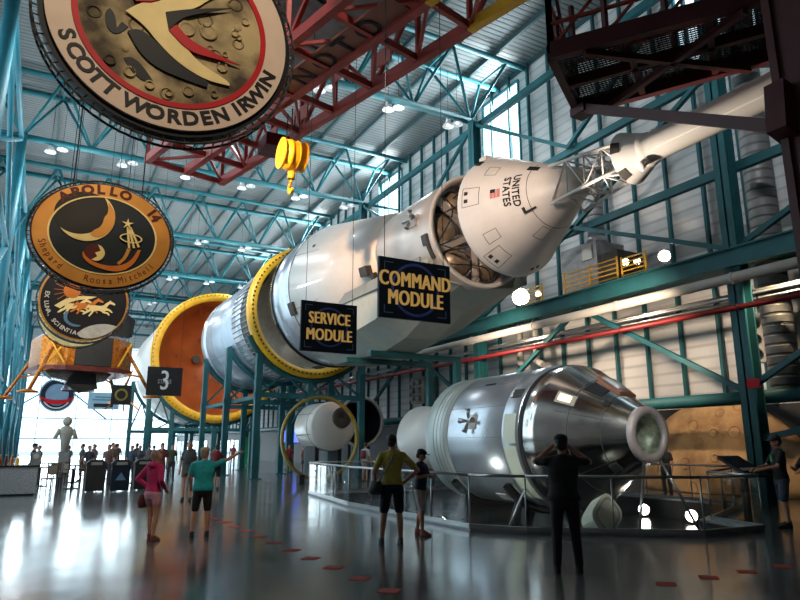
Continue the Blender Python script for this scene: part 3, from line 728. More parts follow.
mb2.name = 'longitudinal_tie'
# ------------------------------------------------------------------ spacecraft displayed on the floor
CX, CZ = 13.0, 1.9
t = thing('floor_spacecraft', 'chrome-nosed silver spacecraft lying in the glass-railed pit', 'spacecraft', (CX, 14.5, -.5))
sp = [(18.4, 1.95), (13.5, 1.95)]
B(MB().rev([(18.4, 1.86), (18.3, 1.95), (17.0, 1.96), (17.0, 1.8)], (CX, 0, CZ), 80), 'aft_band', M['paleband'])
B(MB().rev([(17.0, 1.95), (14.25, 1.95), (14.2, 1.8)], (CX, 0, CZ), 80), 'service_skin', M['silver'])
B(MB().rev([(18.4, 1.86), (18.45, 0)], (CX, 0, CZ), 60), 'aft_bulkhead', M['galv'])
B(MB().rev([(14.25, 1.97), (13.62, 1.97), (13.6, 1.9)], (CX, 0, CZ), 80), 'front_band', M['silver'])
for a0_, a1_ in ((163, 186), (188, 212), (214, 236)): B(conepatch([(14.25, 1.97), (13.6, 1.97)], 13.68, 14.18, a0_, a1_, .012, CX, CZ, 10), 'cream_panel', M['cream'])
B(conepatch([(14.25, 1.97), (13.6, 1.97)], 13.72, 14.12, 141, 149, .02, CX, CZ, 10), 'dark_panel', M['inner'])
B(MB().rev([(13.62, 1.93), (13.45, 1.96), (13.4, 1.90)], (CX, 0, CZ), 80), 'joint_ring', M['black'])
cp = [(13.42, 1.93), (13.2, 1.93), (13.0, 1.88), (11.25, .75), (11.1, .66)]
B(MB().rev(cp, (CX, 0, CZ), 96), 'capsule_skin', M['chrome'])
B(MB().rev([(11.15, .62), (11.1, .68), (10.98, .68), (10.95, .60), (10.95, .50), (11.05, .47)], (CX, 0, CZ), 60), 'tunnel_ring', mat('rosy grey ring', (.52, .46, .44), .45, .2))
B(MB().rev([(11.05, .47), (11.4, .44), (11.5, 0)], (CX, 0, CZ), 40), 'hatch_bowl', mat('hatch interior', (.34, .36, .26), .4, .3, .5, 6))
B(MB().rev([(10.99, .48), (10.97, .3), (10.965, 0)], (CX, 0, CZ), 40), 'hatch_glass', M['glass'])
seams(t, M['seam'], *[conepatch([(13.2, 1.93), (13.0, 1.88), (11.25, .75)], 11.4, 13.1, a, a+.4, .006, CX, CZ, 1) for a in (128, 158, 190, 222)], conepatch([(13.0, 1.88), (11.25, .75)], 12.3, 12.32, 80, 260, .006, CX, CZ, 50), conepatch([(13.0, 1.88), (11.25, .75)], 11.62, 11.635, 80, 260, .006, CX, CZ, 50))
q = B(conepatch([(13.0, 1.88), (11.25, .75)], 12.25, 12.68, 138, 150, .03, CX, CZ), 'side_window', M['beigebox']); sub(q, t)
conepatch([(13.0, 1.88), (11.25, .75)], 12.34, 12.6, 140.5, 147.5, .06, CX, CZ).build('glint_pane', emis('window reflection glow', (1, .8, .45), 2.2), q, True)  # no lamp: the glow imitates a bright reflection on the pane
B(conepatch([(13.0, 1.88), (11.25, .75)], 11.85, 12.25, 106, 124, .02, CX, CZ), 'rendezvous_window', M['black'])
B(merge(conepatch([(13.0, 1.88), (11.25, .75)], 11.65, 12.35, 68, 100, .08, CX, CZ, 12)), 'hatch_frame', mat('copper hatch', (.30, .12, .07), .3, .6))
B(conepatch([(13.0, 1.88), (11.25, .75)], 11.75, 12.25, 74, 96, .10, CX, CZ, 12), 'hatch_pane', M['silver'])
B(conepatch([(13.0, 1.88), (11.25, .75)], 11.58, 11.7, 126, 136, .03, CX, CZ), 'thruster_port', M['black'])
B(conepatch([(13.0, 1.88), (11.25, .75)], 11.5, 11.68, 226, 242, .03, CX, CZ), 'thruster_port', M['steel'])
quad(sp, 15.7, 168, CX, CZ, 1.95, 1.0)
seams(t, M['grille'], *[conepatch(sp, 14.3, 17.0, a, a+.25, .006, CX, CZ, 1) for a in (100, 130, 155, 181, 212)], *[conepatch(sp, y, y+.015, 60, 260, .006, CX, CZ, 50) for y in (14.26, 16.98)], *[conepatch(sp, y, y+.02, 60, 260, .012, CX, CZ, 50) for y in (17.2, 17.4, 17.6, 17.8)])
B(conepatch(sp, 15.4, 15.9, 128, 129.5, .02, CX, CZ), 'slot', M['black'])
B(conepatch(sp, 15.3, 15.75, 236, 246, .03, CX, CZ), 'white_placard', M['white'])
B(merge(*[conepatch(sp, 14.45+.1*k, 14.5+.1*k, 222, 240, .02, CX, CZ) for k in range(4)]), 'placard', M['white'])
nb = B(MB().rev([(18.6, .55), (19.2, .85), (20.3, 1.12), (21.6, 1.22), (21.62, 1.17), (20.3, 1.07), (18.6, .5)], (CX, 0, CZ), 56), 'engine_bell', M['white'])
B(MB().rev([(18.42, 1.3), (18.6, 1.25), (18.62, .5)], (CX, 0, CZ), 56), 'engine_mount', M['inner'])
# stand
t = thing('display_stand', 'dark steel stand with pale struts under the chrome-nosed spacecraft', 'stand', (CX, 14, -.5))
for y in (17.2, 14.6):
    B(MB().rev([(y-.1, 1.99), (y+.1, 1.99), (y+.1, 2.15), (y-.1, 2.15)], (CX, 0, CZ), 32, 220, 320, closed=True), 'saddle', M['black'])
    for x in (11.6, 14.4): B(MB().tube((x, y, -.5), (x+.25*(1 if x < 13 else -1), y, .35), .16, .06, n=10), 'leg', M['black'])
for a, b in (((11.9, 10.6, -.5), (12.75, 11.0, 1.3)), ((14.1, 10.6, -.5), (13.3, 11.0, 1.3)), ((11.2, 14.3, -.5), (11.6, 14.0, .6))):
    B(MB().tube(a, b, .035, n=8), 'strut', M['steel'])
t = thing('open_hatch_door', 'pale curved hatch door on a low mount under the spacecraft nose', 'hatch', (11.7, 11.6, -.5))
mb = MB()
pp = []
for i in range(28):
    an = 2*pi*i/28; c_, s_ = cos(an), sin(an); pp.append((.66*math.copysign(abs(c_)**.55, c_), .34*math.copysign(abs(s_)**.55, s_)))
R_ = Matrix.Rotation(radians(-24), 4, 'Y') @ Matrix.Rotation(radians(24), 4, 'Z') @ Matrix.Rotation(radians(-20), 4, 'X')
def slab(p, y0, y1, s=1.):
    m = MB().prism([(a*s, b*s) for a, b in p], 'y', y0, y1); m.v = [R_ @ v + Vector((11.35, 11.1, .05)) for v in m.v]; return m
B(slab(pp, -.16, .16), 'door_body', M['cream']); B(slab(pp, -.18, -.16, .82), 'inner_panel', M['beigebox']); B(slab(pp, -.195, -.175, .66), 'centre_plate', M['cream'])
B(MB().tube((11.7, 11.3, -.5), (11.6, 11.2, .0), .09, n=10), 'mount', M['black'])
# lights standing in the pit
def pitflood(x, y, label, aim):
    t = thing('pit_floodlight', label, 'floodlight', (x, y, -.5), 0, 'floodlights in the pit')
    p = Vector((x, y, -.28)); d = (Vector(aim)-p).normalized()
    MB().tube(p-d*.18, p, .1, .17, n=16).build('housing', M['black'], t, True)
    MB().tube(p, p+d*.015, .155, n=16).build('lens', M['hot'], t, True)
    MB().box(x-.12, x+.12, y-.08, y+.08, -.5, -.44).build('foot', M['black'], t, True)
pitflood(16.5, 14.4, 'small floodlight on the pit floor seen just right of the capsule nose', (7, 5, 1.5))
pitflood(16.2, 12.5, 'small floodlight on the pit floor farther right, in front of the tan moon', (7, 3, 1.5))
pitflood(9.3, 14.6, 'small floodlight on the pit floor, left of the pale-banded module', (13, 15.5, 1.5))
# ------------------------------------------------------------------ engine drum and hoop exhibit
t = thing('ring_exhibit', 'thin olive yellow hoop standing on the floor behind the pit', 'ring', (11.4, 28, 0))
B(MB().rev([(27.9, 1.77), (28.1, 1.77), (28.1, 1.90), (27.9, 1.90)], (11.3, 0, 1.97), 80, closed=True), 'hoop', M['olive'])
for x in (10.4, 12.2): B(MB().box(x-.12, x+.12, 27.8, 28.2, 0, .36), 'foot', M['black'])
t = thing('engine_drum', 'white cylindrical drum with wrapped panels seen through the hoop', 'drum', (12.5, 30.2, 0))
DX, DZ = 12.5, 2.55
B(MB().rev([(29.32, 1.08), (29.35, 1.15), (29.5, 1.18), (31.6, 1.18), (31.7, 1.0), (31.7, 0)], (DX, 0, DZ), 56), 'shell', M['white'])
B(MB().rev([(29.34, 1.1), (29.22, .9), (29.15, .5), (29.12, 0)], (DX, 0, DZ), 40), 'end_cap', M['white'])
B(MB().rev([(29.3, .42), (29.0, .5), (28.95, .42), (29.1, 0)], (DX+.3, 0, DZ+.4), 24), 'port', M['inner'])
seams(t, M['seam'], conepatch([(32, 1.18), (29.3, 1.18)], 29.9, 29.93, 90, 300, .01, DX, DZ, 30), conepatch([(32, 1.18), (29.3, 1.18)], 29.5, 31.5, 200, 201, .01, DX, DZ, 2), conepatch([(32, 1.18), (29.3, 1.18)], 29.5, 31.5, 150, 151, .01, DX, DZ, 2))
for x in (DX-.6, DX+.6): B(MB().box(x-.1, x+.1, 29.9, 31.2, 0, 1.6), 'pedestal', M['black'])
t = thing('bell_nozzle', 'wide dark open bell with a pale rim beside the white drum', 'nozzle', (15.9, 34, 0))
B(MB().rev([(33.5, 1.42), (33.38, 1.45), (33.3, 1.30), (33.5, 1.28)], (15.9, 0, 2.95), 60, closed=True), 'rim', M['white'])
B(MB().rev([(33.45, 1.30), (34.4, 1.1), (35.4, .7), (35.9, 0)], (15.9, 0, 2.95), 50), 'bell', M['black'])
for x in (15.3, 16.5): B(MB().box(x-.08, x+.08, 33.6, 34.2, 0, 1.9), 'pedestal', M['black'])
# ------------------------------------------------------------------ red swing arm truss overhead
t = thing('swing_arm', 'long red oxide lattice service arm hanging over the hall with a yellow tip', 'service arm', (6, 16, 12))
dirv = Vector((.235, -.972, 0)); side = Vector((.972, .235, 0)); o0 = Vector((5.35, 24.6, 12.0))
def ap(s, w, z): v = o0+dirv*s+side*w; return Vector((v.x, v.y, 12+z))
LEN = 26.
W = {'right': 0, 'middle': -1.5, 'left': -3.0}
for w in (0, -1.5, -3.0):
    MB().beam(ap(0, w, 0), ap(13.3, w, 0), .22, .3).build('lower_chord', M['red'], t, True)
    MB().beam(ap(13.3, w, 0), ap(19, w, 0), .22, .3).build('tip_chord', M['yellow'], t, True)
for w in (0, -3.0):
    MB().beam(ap(0, w, 2.0), ap(13.3, w, 2.0), .22, .28).build('upper_chord', M['red'], t, True)
    MB().beam(ap(13.3, w, 2.0), ap(19, w, 2.0), .22, .28).build('tip_chord', M['yellow'], t, True)
st_ = 1.9
for i in range(11):
    s = i*st_; m = M['red'] if s < 13.3 else M['yellow']
    for w in (0, -3.0):
        MB().beam(ap(s, w, 0), ap(s, w, 2.0), .12).build('post', m, t, True)
        if i < 10:
            MB().beam(ap(s, w, 0 if i % 2 else 2.0), ap(s+st_, w, 2.0 if i % 2 else 0), .11).build('diagonal', m, t, True)
    MB().beam(ap(s, 0, 0), ap(s, -3.0, 0), .13, .2).build('cross_beam', m, t, True)
    MB().beam(ap(s, 0, 2.0), ap(s, -3.0, 2.0), .13, .2).build('cross_beam', m, t, True)
    if i < 10:
        MB().beam(ap(s, 0, 0), ap(s+st_, -1.5, 0), .09).build('plan_brace', m, t, True)
        MB().beam(ap(s, -3, 0), ap(s+st_, -1.5, 0), .09).build('plan_brace', m, t, True)
for s, w, z in ((3.5, -.1, .5), (5.4, -.1, .6), (7.6, -.1, 1.2), (9.6, -.1, .7), (3.2, -2.9, .6), (6.8, -1.5, .1), (1.6, -1.6, .1)):
    a = ap(s, w, z); b = ap(s+.8, w, z)
    MB().beam(a, b, .06, .5).build('salmon_plate', M['pink'], t, True)
MB().add([ap(1, -.2, 1.9), ap(19, -.2, 1.9), ap(19, -2.8, 1.9), ap(1, -2.8, 1.9), ap(1, -.2, 1.96), ap(19, -.2, 1.96), ap(19, -2.8, 1.96), ap(1, -2.8, 1.96)], [(0, 1, 2, 3), (4, 5, 6, 7), (0, 1, 5, 4), (2, 3, 7, 6), (1, 2, 6, 5), (3, 0, 4, 7)]).build('deck_plate', M['grille'], t, True)
pl = MB().add([ap(7.4, -1.45, -.05), ap(12.8, -1.45, -.05), ap(12.8, -2.3, -.05), ap(7.4, -2.3, -.05), ap(7.4, -1.45, .02), ap(12.8, -1.45, .02), ap(12.8, -2.3, .02), ap(7.4, -2.3, .02)], [(0, 1, 2, 3), (4, 5, 6, 7), (0, 1, 5, 4), (2, 3, 7, 6), (1, 2, 6, 5), (3, 0, 4, 7)]).build('lettered_plate', mat('brown plate', (.20, .06, .035), .5), t, True)
sub(pl, t)
def plf(x, y, d): v = ap(10.1+x, -1.87-y, -.07-d); return v
glyphs('N O T O', .95, plf, .004, .01).build('lettering', M['embblack'], pl, True)
for x in (1.5, 8.5): 
    a = ap(x, -1.5, 2.1); MB().tube(a, (a.x, a.y, 20.7), .04, n=6).build('hanger_rod', M['black'], t, True)
# small machinery under the arm
MB().box(-.4, .4, -.5, .5, -.45, 0).build('trolley', M['darkred'], t, False).location = (ap(4.6, -.4, 0)-Vector((6, 16, 12)))
# hook block
HX, HY, HZ = 6.05, 18.0, 10.55
t = thing('hook_block', 'yellow crane hook block hanging below the red arm', 'hook block', (HX, HY, HZ))
for a, b in ((-.38, -.34), (-.14, -.10), (.10, .14), (.34, .38)):
    mb = MB(); k = 28
    ring = [(.52*cos(2*pi*i/k), .52*sin(2*pi*i/k)) for i in range(k)]
    mb.prism([(p[0]*1.0, p[1]*.95) for p in ring], 'x', a, b); mb.build('cheek_plate', M['yellow'], t)
MB().tube((-.36, 0, 0), (.36, 0, 0), .47, n=28).build('sheave', M['yellow'], t)
MB().tube((-.45, 0, 0), (.45, 0, 0), .1, n=14).build('axle', M['yellow'], t)
for y_ in (-.14, -.03, .08): MB().box(-.39, -.38, y_, y_+.07, -.03, .03).build('plate_mark', M['embblack'], t)
mb = MB().tube((0, 0, -.55), (0, 0, -.8), .12, n=12)
pts = [(.0, 0, -.8), (.0, .05, -.92), (0, .17, -1.0), (0, .2, -1.12), (0, .1, -1.24), (0, -.05, -1.25), (0, -.16, -1.16)]
mb.path(pts, .055, 8); mb.build('hook', M['yellow'], t)
for dx, dy in ((-.12, -.3), (.12, -.3), (-.12, .3), (.12, .3)): MB().tube((dx, dy, .3), (dx, dy*.7, 1.5), .02, n=5).build('cable', M['black'], t)
# ------------------------------------------------------------------ dark red access platform and tower column
t = thing('tower_column', 'massive dark red box column at the right edge', 'column', (10.1, 4.3, 0))
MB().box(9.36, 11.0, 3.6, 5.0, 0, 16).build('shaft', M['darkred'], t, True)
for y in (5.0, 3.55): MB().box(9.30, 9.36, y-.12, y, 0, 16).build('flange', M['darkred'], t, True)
MB().prism([(9.4, 6.1), (9.4, 6.95), (9.15, 7.0), (9.05, 6.2)], 'y', 4.75, 5.05).build('bracket', M['darkred'], t, True)
P1, P2, P3, P4 = (7.81, 8.16), (9.77, 9.47), (11.53, 6.25), (9.67, 5.46)
t = thing('access_platform', 'dark red grated access platform jutting out from the tower column', 'platform', (9.7, 7.3, 9))
def v3(p, z): return Vector((p[0], p[1], z))
Pz = 9.0
P5 = (P4[0]+(P4[0]-P1[0])*.25, P4[1]+(P4[1]-P1[1])*.25); P6 = (P3[0]+(P3[0]-P2[0])*.15, P3[1]+(P3[1]-P2[1])*.15)
for a, b in ((P1, P2), (P2, P6), (P1, P5), (P5, P6)):
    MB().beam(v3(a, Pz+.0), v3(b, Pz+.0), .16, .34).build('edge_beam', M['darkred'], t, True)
def lerp(a, b, s): return (a[0]+(b[0]-a[0])*s, a[1]+(b[1]-a[1])*s)
for s in (.5,): MB().beam(v3(lerp(P1, P2, s), Pz-.05), v3(lerp(P5, P6, s), Pz-.05), .12, .2).build('joist', M['darkred'], t, True)
for s in (.33, .66): MB().beam(v3(lerp(P1, P5, s), Pz-.05), v3(lerp(P2, P6, s), Pz-.05), .12, .2).build('joist', M['darkred'], t, True)
MB().beam(v3(lerp(P1, P5, .15), Pz-.2), v3(lerp(P2, P6, .8), Pz-.2), .12, .12).build('diagonal', M['darkred'], t, True)
MB().beam(v3(lerp(P2, P6, .15), Pz-.2), v3(lerp(P1, P5, .8), Pz-.2), .12, .12).build('diagonal', M['darkred'], t, True)
mb = MB()
for i in range(1, 58): s = i/58; mb.beam(v3(lerp(P1, P5, s), Pz+.1), v3(lerp(P2, P6, s), Pz+.1), .012, .04)
for i in range(1, 30): s = i/30; mb.beam(v3(lerp(P1, P2, s), Pz+.1), v3(lerp(P5, P6, s), Pz+.1), .014, .03)
mb.build('grating', M['black'], t, True)
for (a, b) in ((P1, P2), (P1, P5), (P2, P6)):
    for z in (.6, 1.15): MB().beam(v3(a, Pz+z), v3(b, Pz+z), .06).build('handrail', M['red'], t, True)
    for s in (0, .25, .5, .75, 1): c = lerp(a, b, s); MB().beam(v3(c, Pz), v3(c, Pz+(2.6 if s == 0 else 1.15)), .09).build('post', M['darkred'], t, True)
for s in (0, .25, .5, .75): MB().beam(v3(lerp(P1, P5, s), Pz+.05), v3(lerp(P1, P5, s+.25), Pz+1.1), .05).build('brace', M['red'], t, True)
MB().beam(v3(lerp(P1, P2, 0), Pz+2.6), v3(P2, Pz+.1), .07).build('brace', M['darkred'], t, True)
MB().beam(v3(P1, Pz+2.5), v3(P5, Pz+2.5), .1, .2).build('upper_beam', M['darkred'], t, True)
MB().beam((9.55, 9.1, 8.75), (9.3, 5.0, 6.35), .10, .2).build('strut', M['darkred'], t, True)
MB().box(9.45, 9.8, 9.0, 9.4, 8.65, 8.85).build('corner_block', M['darkred'], t, True)
# ------------------------------------------------------------------ hanging text panels
def panel(x0, x1, z0, z1, y, label, lines, size, name='hanging_sign', ring=True):
    cx = (x0+x1)/2; t = thing(name, label, 'sign', (cx, y, z0), 0, 'hanging name signs')
    w = x1-x0; h = z1-z0
    MB().box(-w/2, w/2, 0, .08, 0, h).build('board', M['embnavy'] if ring else M['black'], t)
    if ring:
        for r0, r1, m in ((.30*w, .335*w, M['embblue']), ):
            MB().rev([(-.004, r0), (-.012, (r0+r1)/2), (-.004, r1)], (0, 0, h*.5), 40).build('ring_mark', mat('dim blue print', (.05, .09, .38), .4), t)
        mb = MB()
        for sx in (-1, 1):
            for sz in (0, 1):
                X = sx*w*.43; Z = h*(.08 if sz == 0 else .92); dz = h*.12*(1 if sz == 0 else -1); dx = -sx*w*.12
                mb.box(min(X, X+dx), max(X, X+dx), -.008, 0, Z-.008, Z+.008); mb.box(X-.008, X+.008, -.008, 0, min(Z, Z+dz), max(Z, Z+dz))
        mb.build('corner_marks', M['embblue'], t)
    for (txt, zz, sz, m) in lines:
        def f(x, yy, d, zz=zz): return Vector((x*.70, -.012-d, h*zz+yy))
        k_ = .010 if sz > .3 else .003
        merge(*[glyphs(txt, sz, lambda x, yy, d, q=q: f(x+q, yy, d+q*.12), .004, 0, 1.07) for q in (-2*k_, -k_, 0, k_, 2*k_)]).build('lettering', m, t)
    for sx in (-.42, .42): MB().tube((sx*w, .04, h), (sx*w, .04, 20.6-z0), .008, n=5).build('wire', M['black'], t)
GL = mat('glowing gold lettering', (.72, .47, .14), .5, emit=(.75, .45, .12), es=.32)  # printed letters, with a faint glow added to brighten them
panel(5.60, 7.28, 4.12, 5.36, 11.0, 'dark blue hanging sign reading COMMAND MODULE', [('COMMAND', .64, .44, GL), ('MODULE', .33, .44, GL)], .3)
panel(5.63, 7.22, 4.02, 5.35, 15.5, 'dark blue hanging sign reading SERVICE MODULE', [('SERVICE', .66, .44, GL), ('MODULE', .33, .44, GL)], .3)
GR = mat('sign grey lettering', (.8, .8, .8), .5)
panel(4.02, 5.55, 3.85, 5.15, 31.0, 'black hanging sign with a large figure 3', [('3', .5, 1.25, GR), ('STAGE', .48, .28, mat('dim grey lettering', (.35, .35, .35), .5))], .3, ring=False)
panel(2.85, 3.75, 3.55, 4.5, 34.0, 'small dark hanging sign with a gold ring, left of the figure 3 sign', [], .3, ring=False)
r_ = bpy.data.objects[[o.name for o in C.objects if o.name.startswith('hanging_sign')][-1]]
MB().rev([(-.004, .20), (-.02, .25), (-.004, .30)], (0, 0, .48), 32).build('ring_mark', M['olive'], r_)
t = thing('hanging_sign', 'pale blue hanging banner sign in front of the bright far windows', 'sign', (3.9, 52, 4.4), 0, 'hanging name signs')
MB().box(-1.05, 1.05, 0, .1, -.2, 1.0).build('board', mat('pale sign', (.30, .45, .55), .5), t)
MB().box(-.65, .65, -.01, 0, -.05, .2).build('dark_strip', M['black'], t)
MB().box(-.6, .6, -.01, 0, .62, .72).box(-.75, .75, -.01, 0, .42, .52).build('dark_strip', mat('blue print', (.10, .22, .32), .5), t)
for sx in (-.9, .9): MB().tube((sx, .04, 1.0), (sx, .04, 16), .015, n=5).build('wire', M['black'], t)

# ------------------------------------------------------------------ round emblem discs
def disc(a, b, y0, y1, n=72): return MB().prism([(a*cos(2*pi*i/n), b*sin(2*pi*i/n)) for i in range(n)], 'y', y0, y1)
def annul(a0, b0, a1, b1, y0, y1, n=72):
    vs = []; 
    for (a, b, y) in ((a0, b0, y0), (a1, b1, y0), (a1, b1, y1), (a0, b0, y1)): vs += [(a*cos(2*pi*i/n), y, b*sin(2*pi*i/n)) for i in range(n)]
    return MB().add(vs, [(j*n+i, j*n+(i+1) % n, ((j+1) % 4)*n+(i+1) % n, ((j+1) % 4)*n+i) for j in range(4) for i in range(n)])
def rounded(pts):
    for _ in range(3):
        n = len(pts); r = []
        for i in range(n):
            a, b, c = pts[i-1], pts[i], pts[(i+1) % n]
            u = (b[0]-a[0], b[1]-a[1]); v = (c[0]-b[0], c[1]-b[1])
            t_ = abs(atan2(u[0]*v[1]-u[1]*v[0], u[0]*v[0]+u[1]*v[1]))
            if t_ < 1.15: r += [(b[0]-u[0]*.25, b[1]-u[1]*.25), (b[0]+v[0]*.25, b[1]+v[1]*.25)]
            else: r.append(b)
        pts = r
    return pts
def shape(pts, y=-.13, th=.015): return MB().prism(rounded(pts) if 5 < len(pts) < 60 else pts, 'y', y-th, y)
def arc_text(txt, a, b, ang0, step, size, inward=True, bold=.01, y=-.14, wx=1.):
    out = MB()
    for i, ch in enumerate(txt):
        if ch == ' ': continue
        an = radians(ang0+step*i); px_, pz_ = a*cos(an), b*sin(an)
        # outward normal of the ellipse
        nx, nz = cos(an)/a, sin(an)/b; l = hypot(nx, nz); nx /= l; nz /= l
        ux, uz = (-nx, -nz) if inward else (nx, nz)
        rx, rz = uz, -ux
        out = merge(out, glyphs(ch, size, lambda x, yy, d: Vector((px_+rx*x*wx+ux*yy, y-d, pz_+rz*x*wx+uz*yy)), .006, bold))
    return out
def rim_pipes(t, a, b, n=40):
    r = a*.045
    mb = MB(); pts = [((a+r)*cos(2*pi*i/60), -.02, (b+r)*sin(2*pi*i/60)) for i in range(61)]
    for p, q in zip(pts, pts[1:]): mb.tube(p, q, .018, n=6)
    pts = [((a+r)*cos(2*pi*i/60), .18, (b+r)*sin(2*pi*i/60)) for i in range(61)]
    for p, q in zip(pts, pts[1:]): mb.tube(p, q, .018, n=6)
    for i in range(n*2):
        an = 2*pi*i/(n*2); mb.tube(((a+r)*cos(an), -.02, (b+r)*sin(an)), (a*cos(an), .02, b*sin(an)), .01, n=4); mb.tube(((a+r)*cos(an), -.02, (b+r)*sin(an)), ((a+r)*cos(an), .18, (b+r)*sin(an)), .01, n=4)
    mb.build('rim_frame', M['inner'], t)
    for s in (-.5, .5): MB().tube((a*s, .05, b*.8), (a*s, .05, 20.5-t.location.z), .012, n=5).build('wire', M['black'], t)
def crescent(cx, cz, r, off, ang, rr=None, n=28):
    """points between an outer circle arc and a shifted inner arc"""
    rr = rr or r; o = [(cx+r*cos(ang+t_), cz+r*sin(ang+t_)) for t_ in [(-1.75+3.5*i/n) for i in range(n+1)]]
    c2 = (cx-off*cos(ang), cz-off*sin(ang)); a0 = atan2(o[-1][1]-c2[1], o[-1][0]-c2[0])-ang; a0 = (a0+pi) % (2*pi)-pi
    r2 = hypot(o[-1][0]-c2[0], o[-1][1]-c2[1])
    i_ = [(c2[0]+r2*cos(ang+a0-2*a0*k/n), c2[1]+r2*sin(ang+a0-2*a0*k/n)) for k in range(1, n)]
    return o+i_
# A: white band with SCOTT WORDEN IRWIN
t = thing('round_emblem', 'huge round emblem with cream swooshes on a moonscape, cut by the top edge', 'emblem', (1.049, 8.5, 7.41), 0, 'hanging round emblems')
a = 1.68
disc(a, a, -.05, .12, 96).build('backing', M['embblack'], t)
annul(a*.955, a*.955, a*.765, a*.765, -.05, -.10, 96).build('white_band', M['whiteband'], t)
annul(a*.77, a*.77, a*.725, a*.725, -.05, -.115, 96).build('red_ring', M['embred'], t)
disc(a*.73, a*.73, -.095, -.05, 96).build('moonscape', M['embmoon'], t)
def word(s, angs):
    out = MB()
    for ch, an in zip(s, angs): out = merge(out, arc_text(ch, a*.855, a*.855, an, 0, .27, True, .009, -.105, 1.12))
    out.build('lettering', M['embblack'], t)
word('SCOTT', (206, 215, 223.6, 231.6, 239.6)); word('WORDEN', (253.2, 264, 273.5, 282.4, 291, 299.6)); word('IRWIN', (310.2, 316.6, 325.6, 333.6, 340.6))
def sw(pts, y, nm, m): shape([(x, z+.085) for x, z in pts], y).build(nm, M[m], t)
sw([(-.639, -.155), (-.469, .035), (-.149, .215), (-.079, .015), (.031, -.275), (.311, -.615), (.781, -.785), (.801, -.855), (.461, -.865), (.081, -.715), (-.219, -.475), (-.379, -.295)], -.12, 'cream_swoosh', 'embcream')
sw([(-.589, -.435), (-.439, -.345), (-.199, -.495), (.111, -.705), (.501, -.875), (.491, -.965), (.171, -.935), (-.199, -.865), (-.429, -.695)], -.112, 'black_swoosh', 'embblack')
sw([(-.139, -.005), (.211, .175), (.741, .375), (.321, .135), (.091, -.005), (-.079, -.255)], -.14, 'black_swoosh', 'embblack')
sw([(-.079, -.265), (.021, -.145), (.191, -.315), (.531, -.415), (.931, -.495), (.531, -.505), (.201, -.505)], -.135, 'red_swoosh', 'embred')
sw([(-.619, .255), (-.409, .225), (-.219, .165), (-.339, .085), (-.529, .025)], -.138, 'red_swoosh', 'embred')
sw([(-.149, .215), (-.3, .5), (-.7, .8), (-.2, .62), (.1, .45), (.5, .7), (.9, .8), (.45, .45), (.261, .205), (-.099, .005)], -.116, 'cream_swoosh', 'embcream')
shape([(x, z+.085) for x, z in [(-.889, -.245), (-.829, -.165), (-.759, -.235), (-.719, -.425), (-.669, -.315), (-.579, -.365), (-.679, -.505), (-.769, -.525), (-.849, -.445)]], -.10, .008).build('dark_crater', M['embblack'], t)
shape([(-.6, -.75), (-.5, -.70), (-.35, -.80), (-.2, -1.0), (-.35, -1.02), (-.5, -.9)], -.10, .008).build('dark_crater', M['embblack'], t)
for cx_, cz_, r_ in ((.161, -.05, 9), (.461, 0, 10), (.831, .1, 4.5), (.891, .05, 3.5), (.681, -.5, 6), (.50, -.26, 4), (.291, -.34, 3), (-.759, -.83, 6), (-.249, -1.05, 5), (-.509, -.93, 6), (.971, .35, 5), (.711, -.29, 3), (.25, -1.0, 6), (.6, -.95, 4), (.0, -1.1, 4)):
    rr_ = r_/75.
    MB().rev([(-.09, rr_*1.0), (-.125, rr_*.95), (-.10, rr_*.72), (-.085, rr_*.3), (-.085, 0)], (cx_, 0, cz_), 22).build('crater', M['embmoon'], t)
rim_pipes(t, a, a)
# B: oval gold band, APOLLO 14
t = thing('round_emblem', 'gold rimmed oval emblem with a crescent moon, small globe and shooting star', 'emblem', (.782, 15, 6.153), 0, 'hanging round emblems')
A_, B_ = 1.42, 1.20
disc(A_, B_, -.05, .12).build('backing', M['embmaroon'], t)
annul(A_*.975, B_*.975, A_*.765, B_*.735, -.05, -.09).build('gold_band', M['embgold'], t)
annul(A_*.775, B_*.745, A_*.75, B_*.72, -.05, -.105).build('cream_line', M['embcream'], t)
disc(A_*.755, B_*.725, -.085, -.05).build('night_field', M['embnavy'], t)
arc_text('APOLLO', A_*.865, B_*.865, 134, -12.2, .28, False, .014, -.095, 1.12).build('lettering', M['embmaroon'], t)
arc_text('14', A_*.87, B_*.865, 41, -7.5, .28, False, .022, -.095, .9).build('lettering', M['embmaroon'], t)
arc_text('Shepard', A_*.865, B_*.86, 197, 5.6, .20, True, -.002, -.095, .8).build('lettering', M['embmaroon'], t)
arc_text('Roosa', A_*.865, B_*.86, 258, 5.6, .20, True, -.002, -.095, .9).build('lettering', M['embmaroon'], t)
arc_text('Mitchell', A_*.865, B_*.86, 290, 5.2, .20, True, -.002, -.095, .8).build('lettering', M['embmaroon'], t)
def p14(x, y): return ((x-400)/360*A_*1.0+.0, (283-y)/268*B_*1.0)
mb = MB(); k = 40
disc_pts = lambda cx, cy, rx, rz, n=36: [(p14(cx, cy)[0]+rx*cos(2*pi*i/n), p14(cx, cy)[1]+rz*sin(2*pi*i/n)) for i in range(n)]
shape(disc_pts(300, 195, .62, .54), -.088, .006).build('dark_moon', M['embblack'], t)
shape(crescent(*p14(300, 195), .585, .20, radians(-42)), -.10).build('crescent', M['embcream'], t)
shape([p14(*q) for q in ((345, 300), (330, 285), (350, 262), (372, 250), (388, 225), (392, 190), (410, 170), (405, 110), (440, 150), (452, 200), (430, 260), (385, 300))], -.105).build('crescent_edge', M['embgold'], t)
shape(disc_pts(362, 377, .20, .19), -.095).build('small_globe', M['embmaroon'], t)
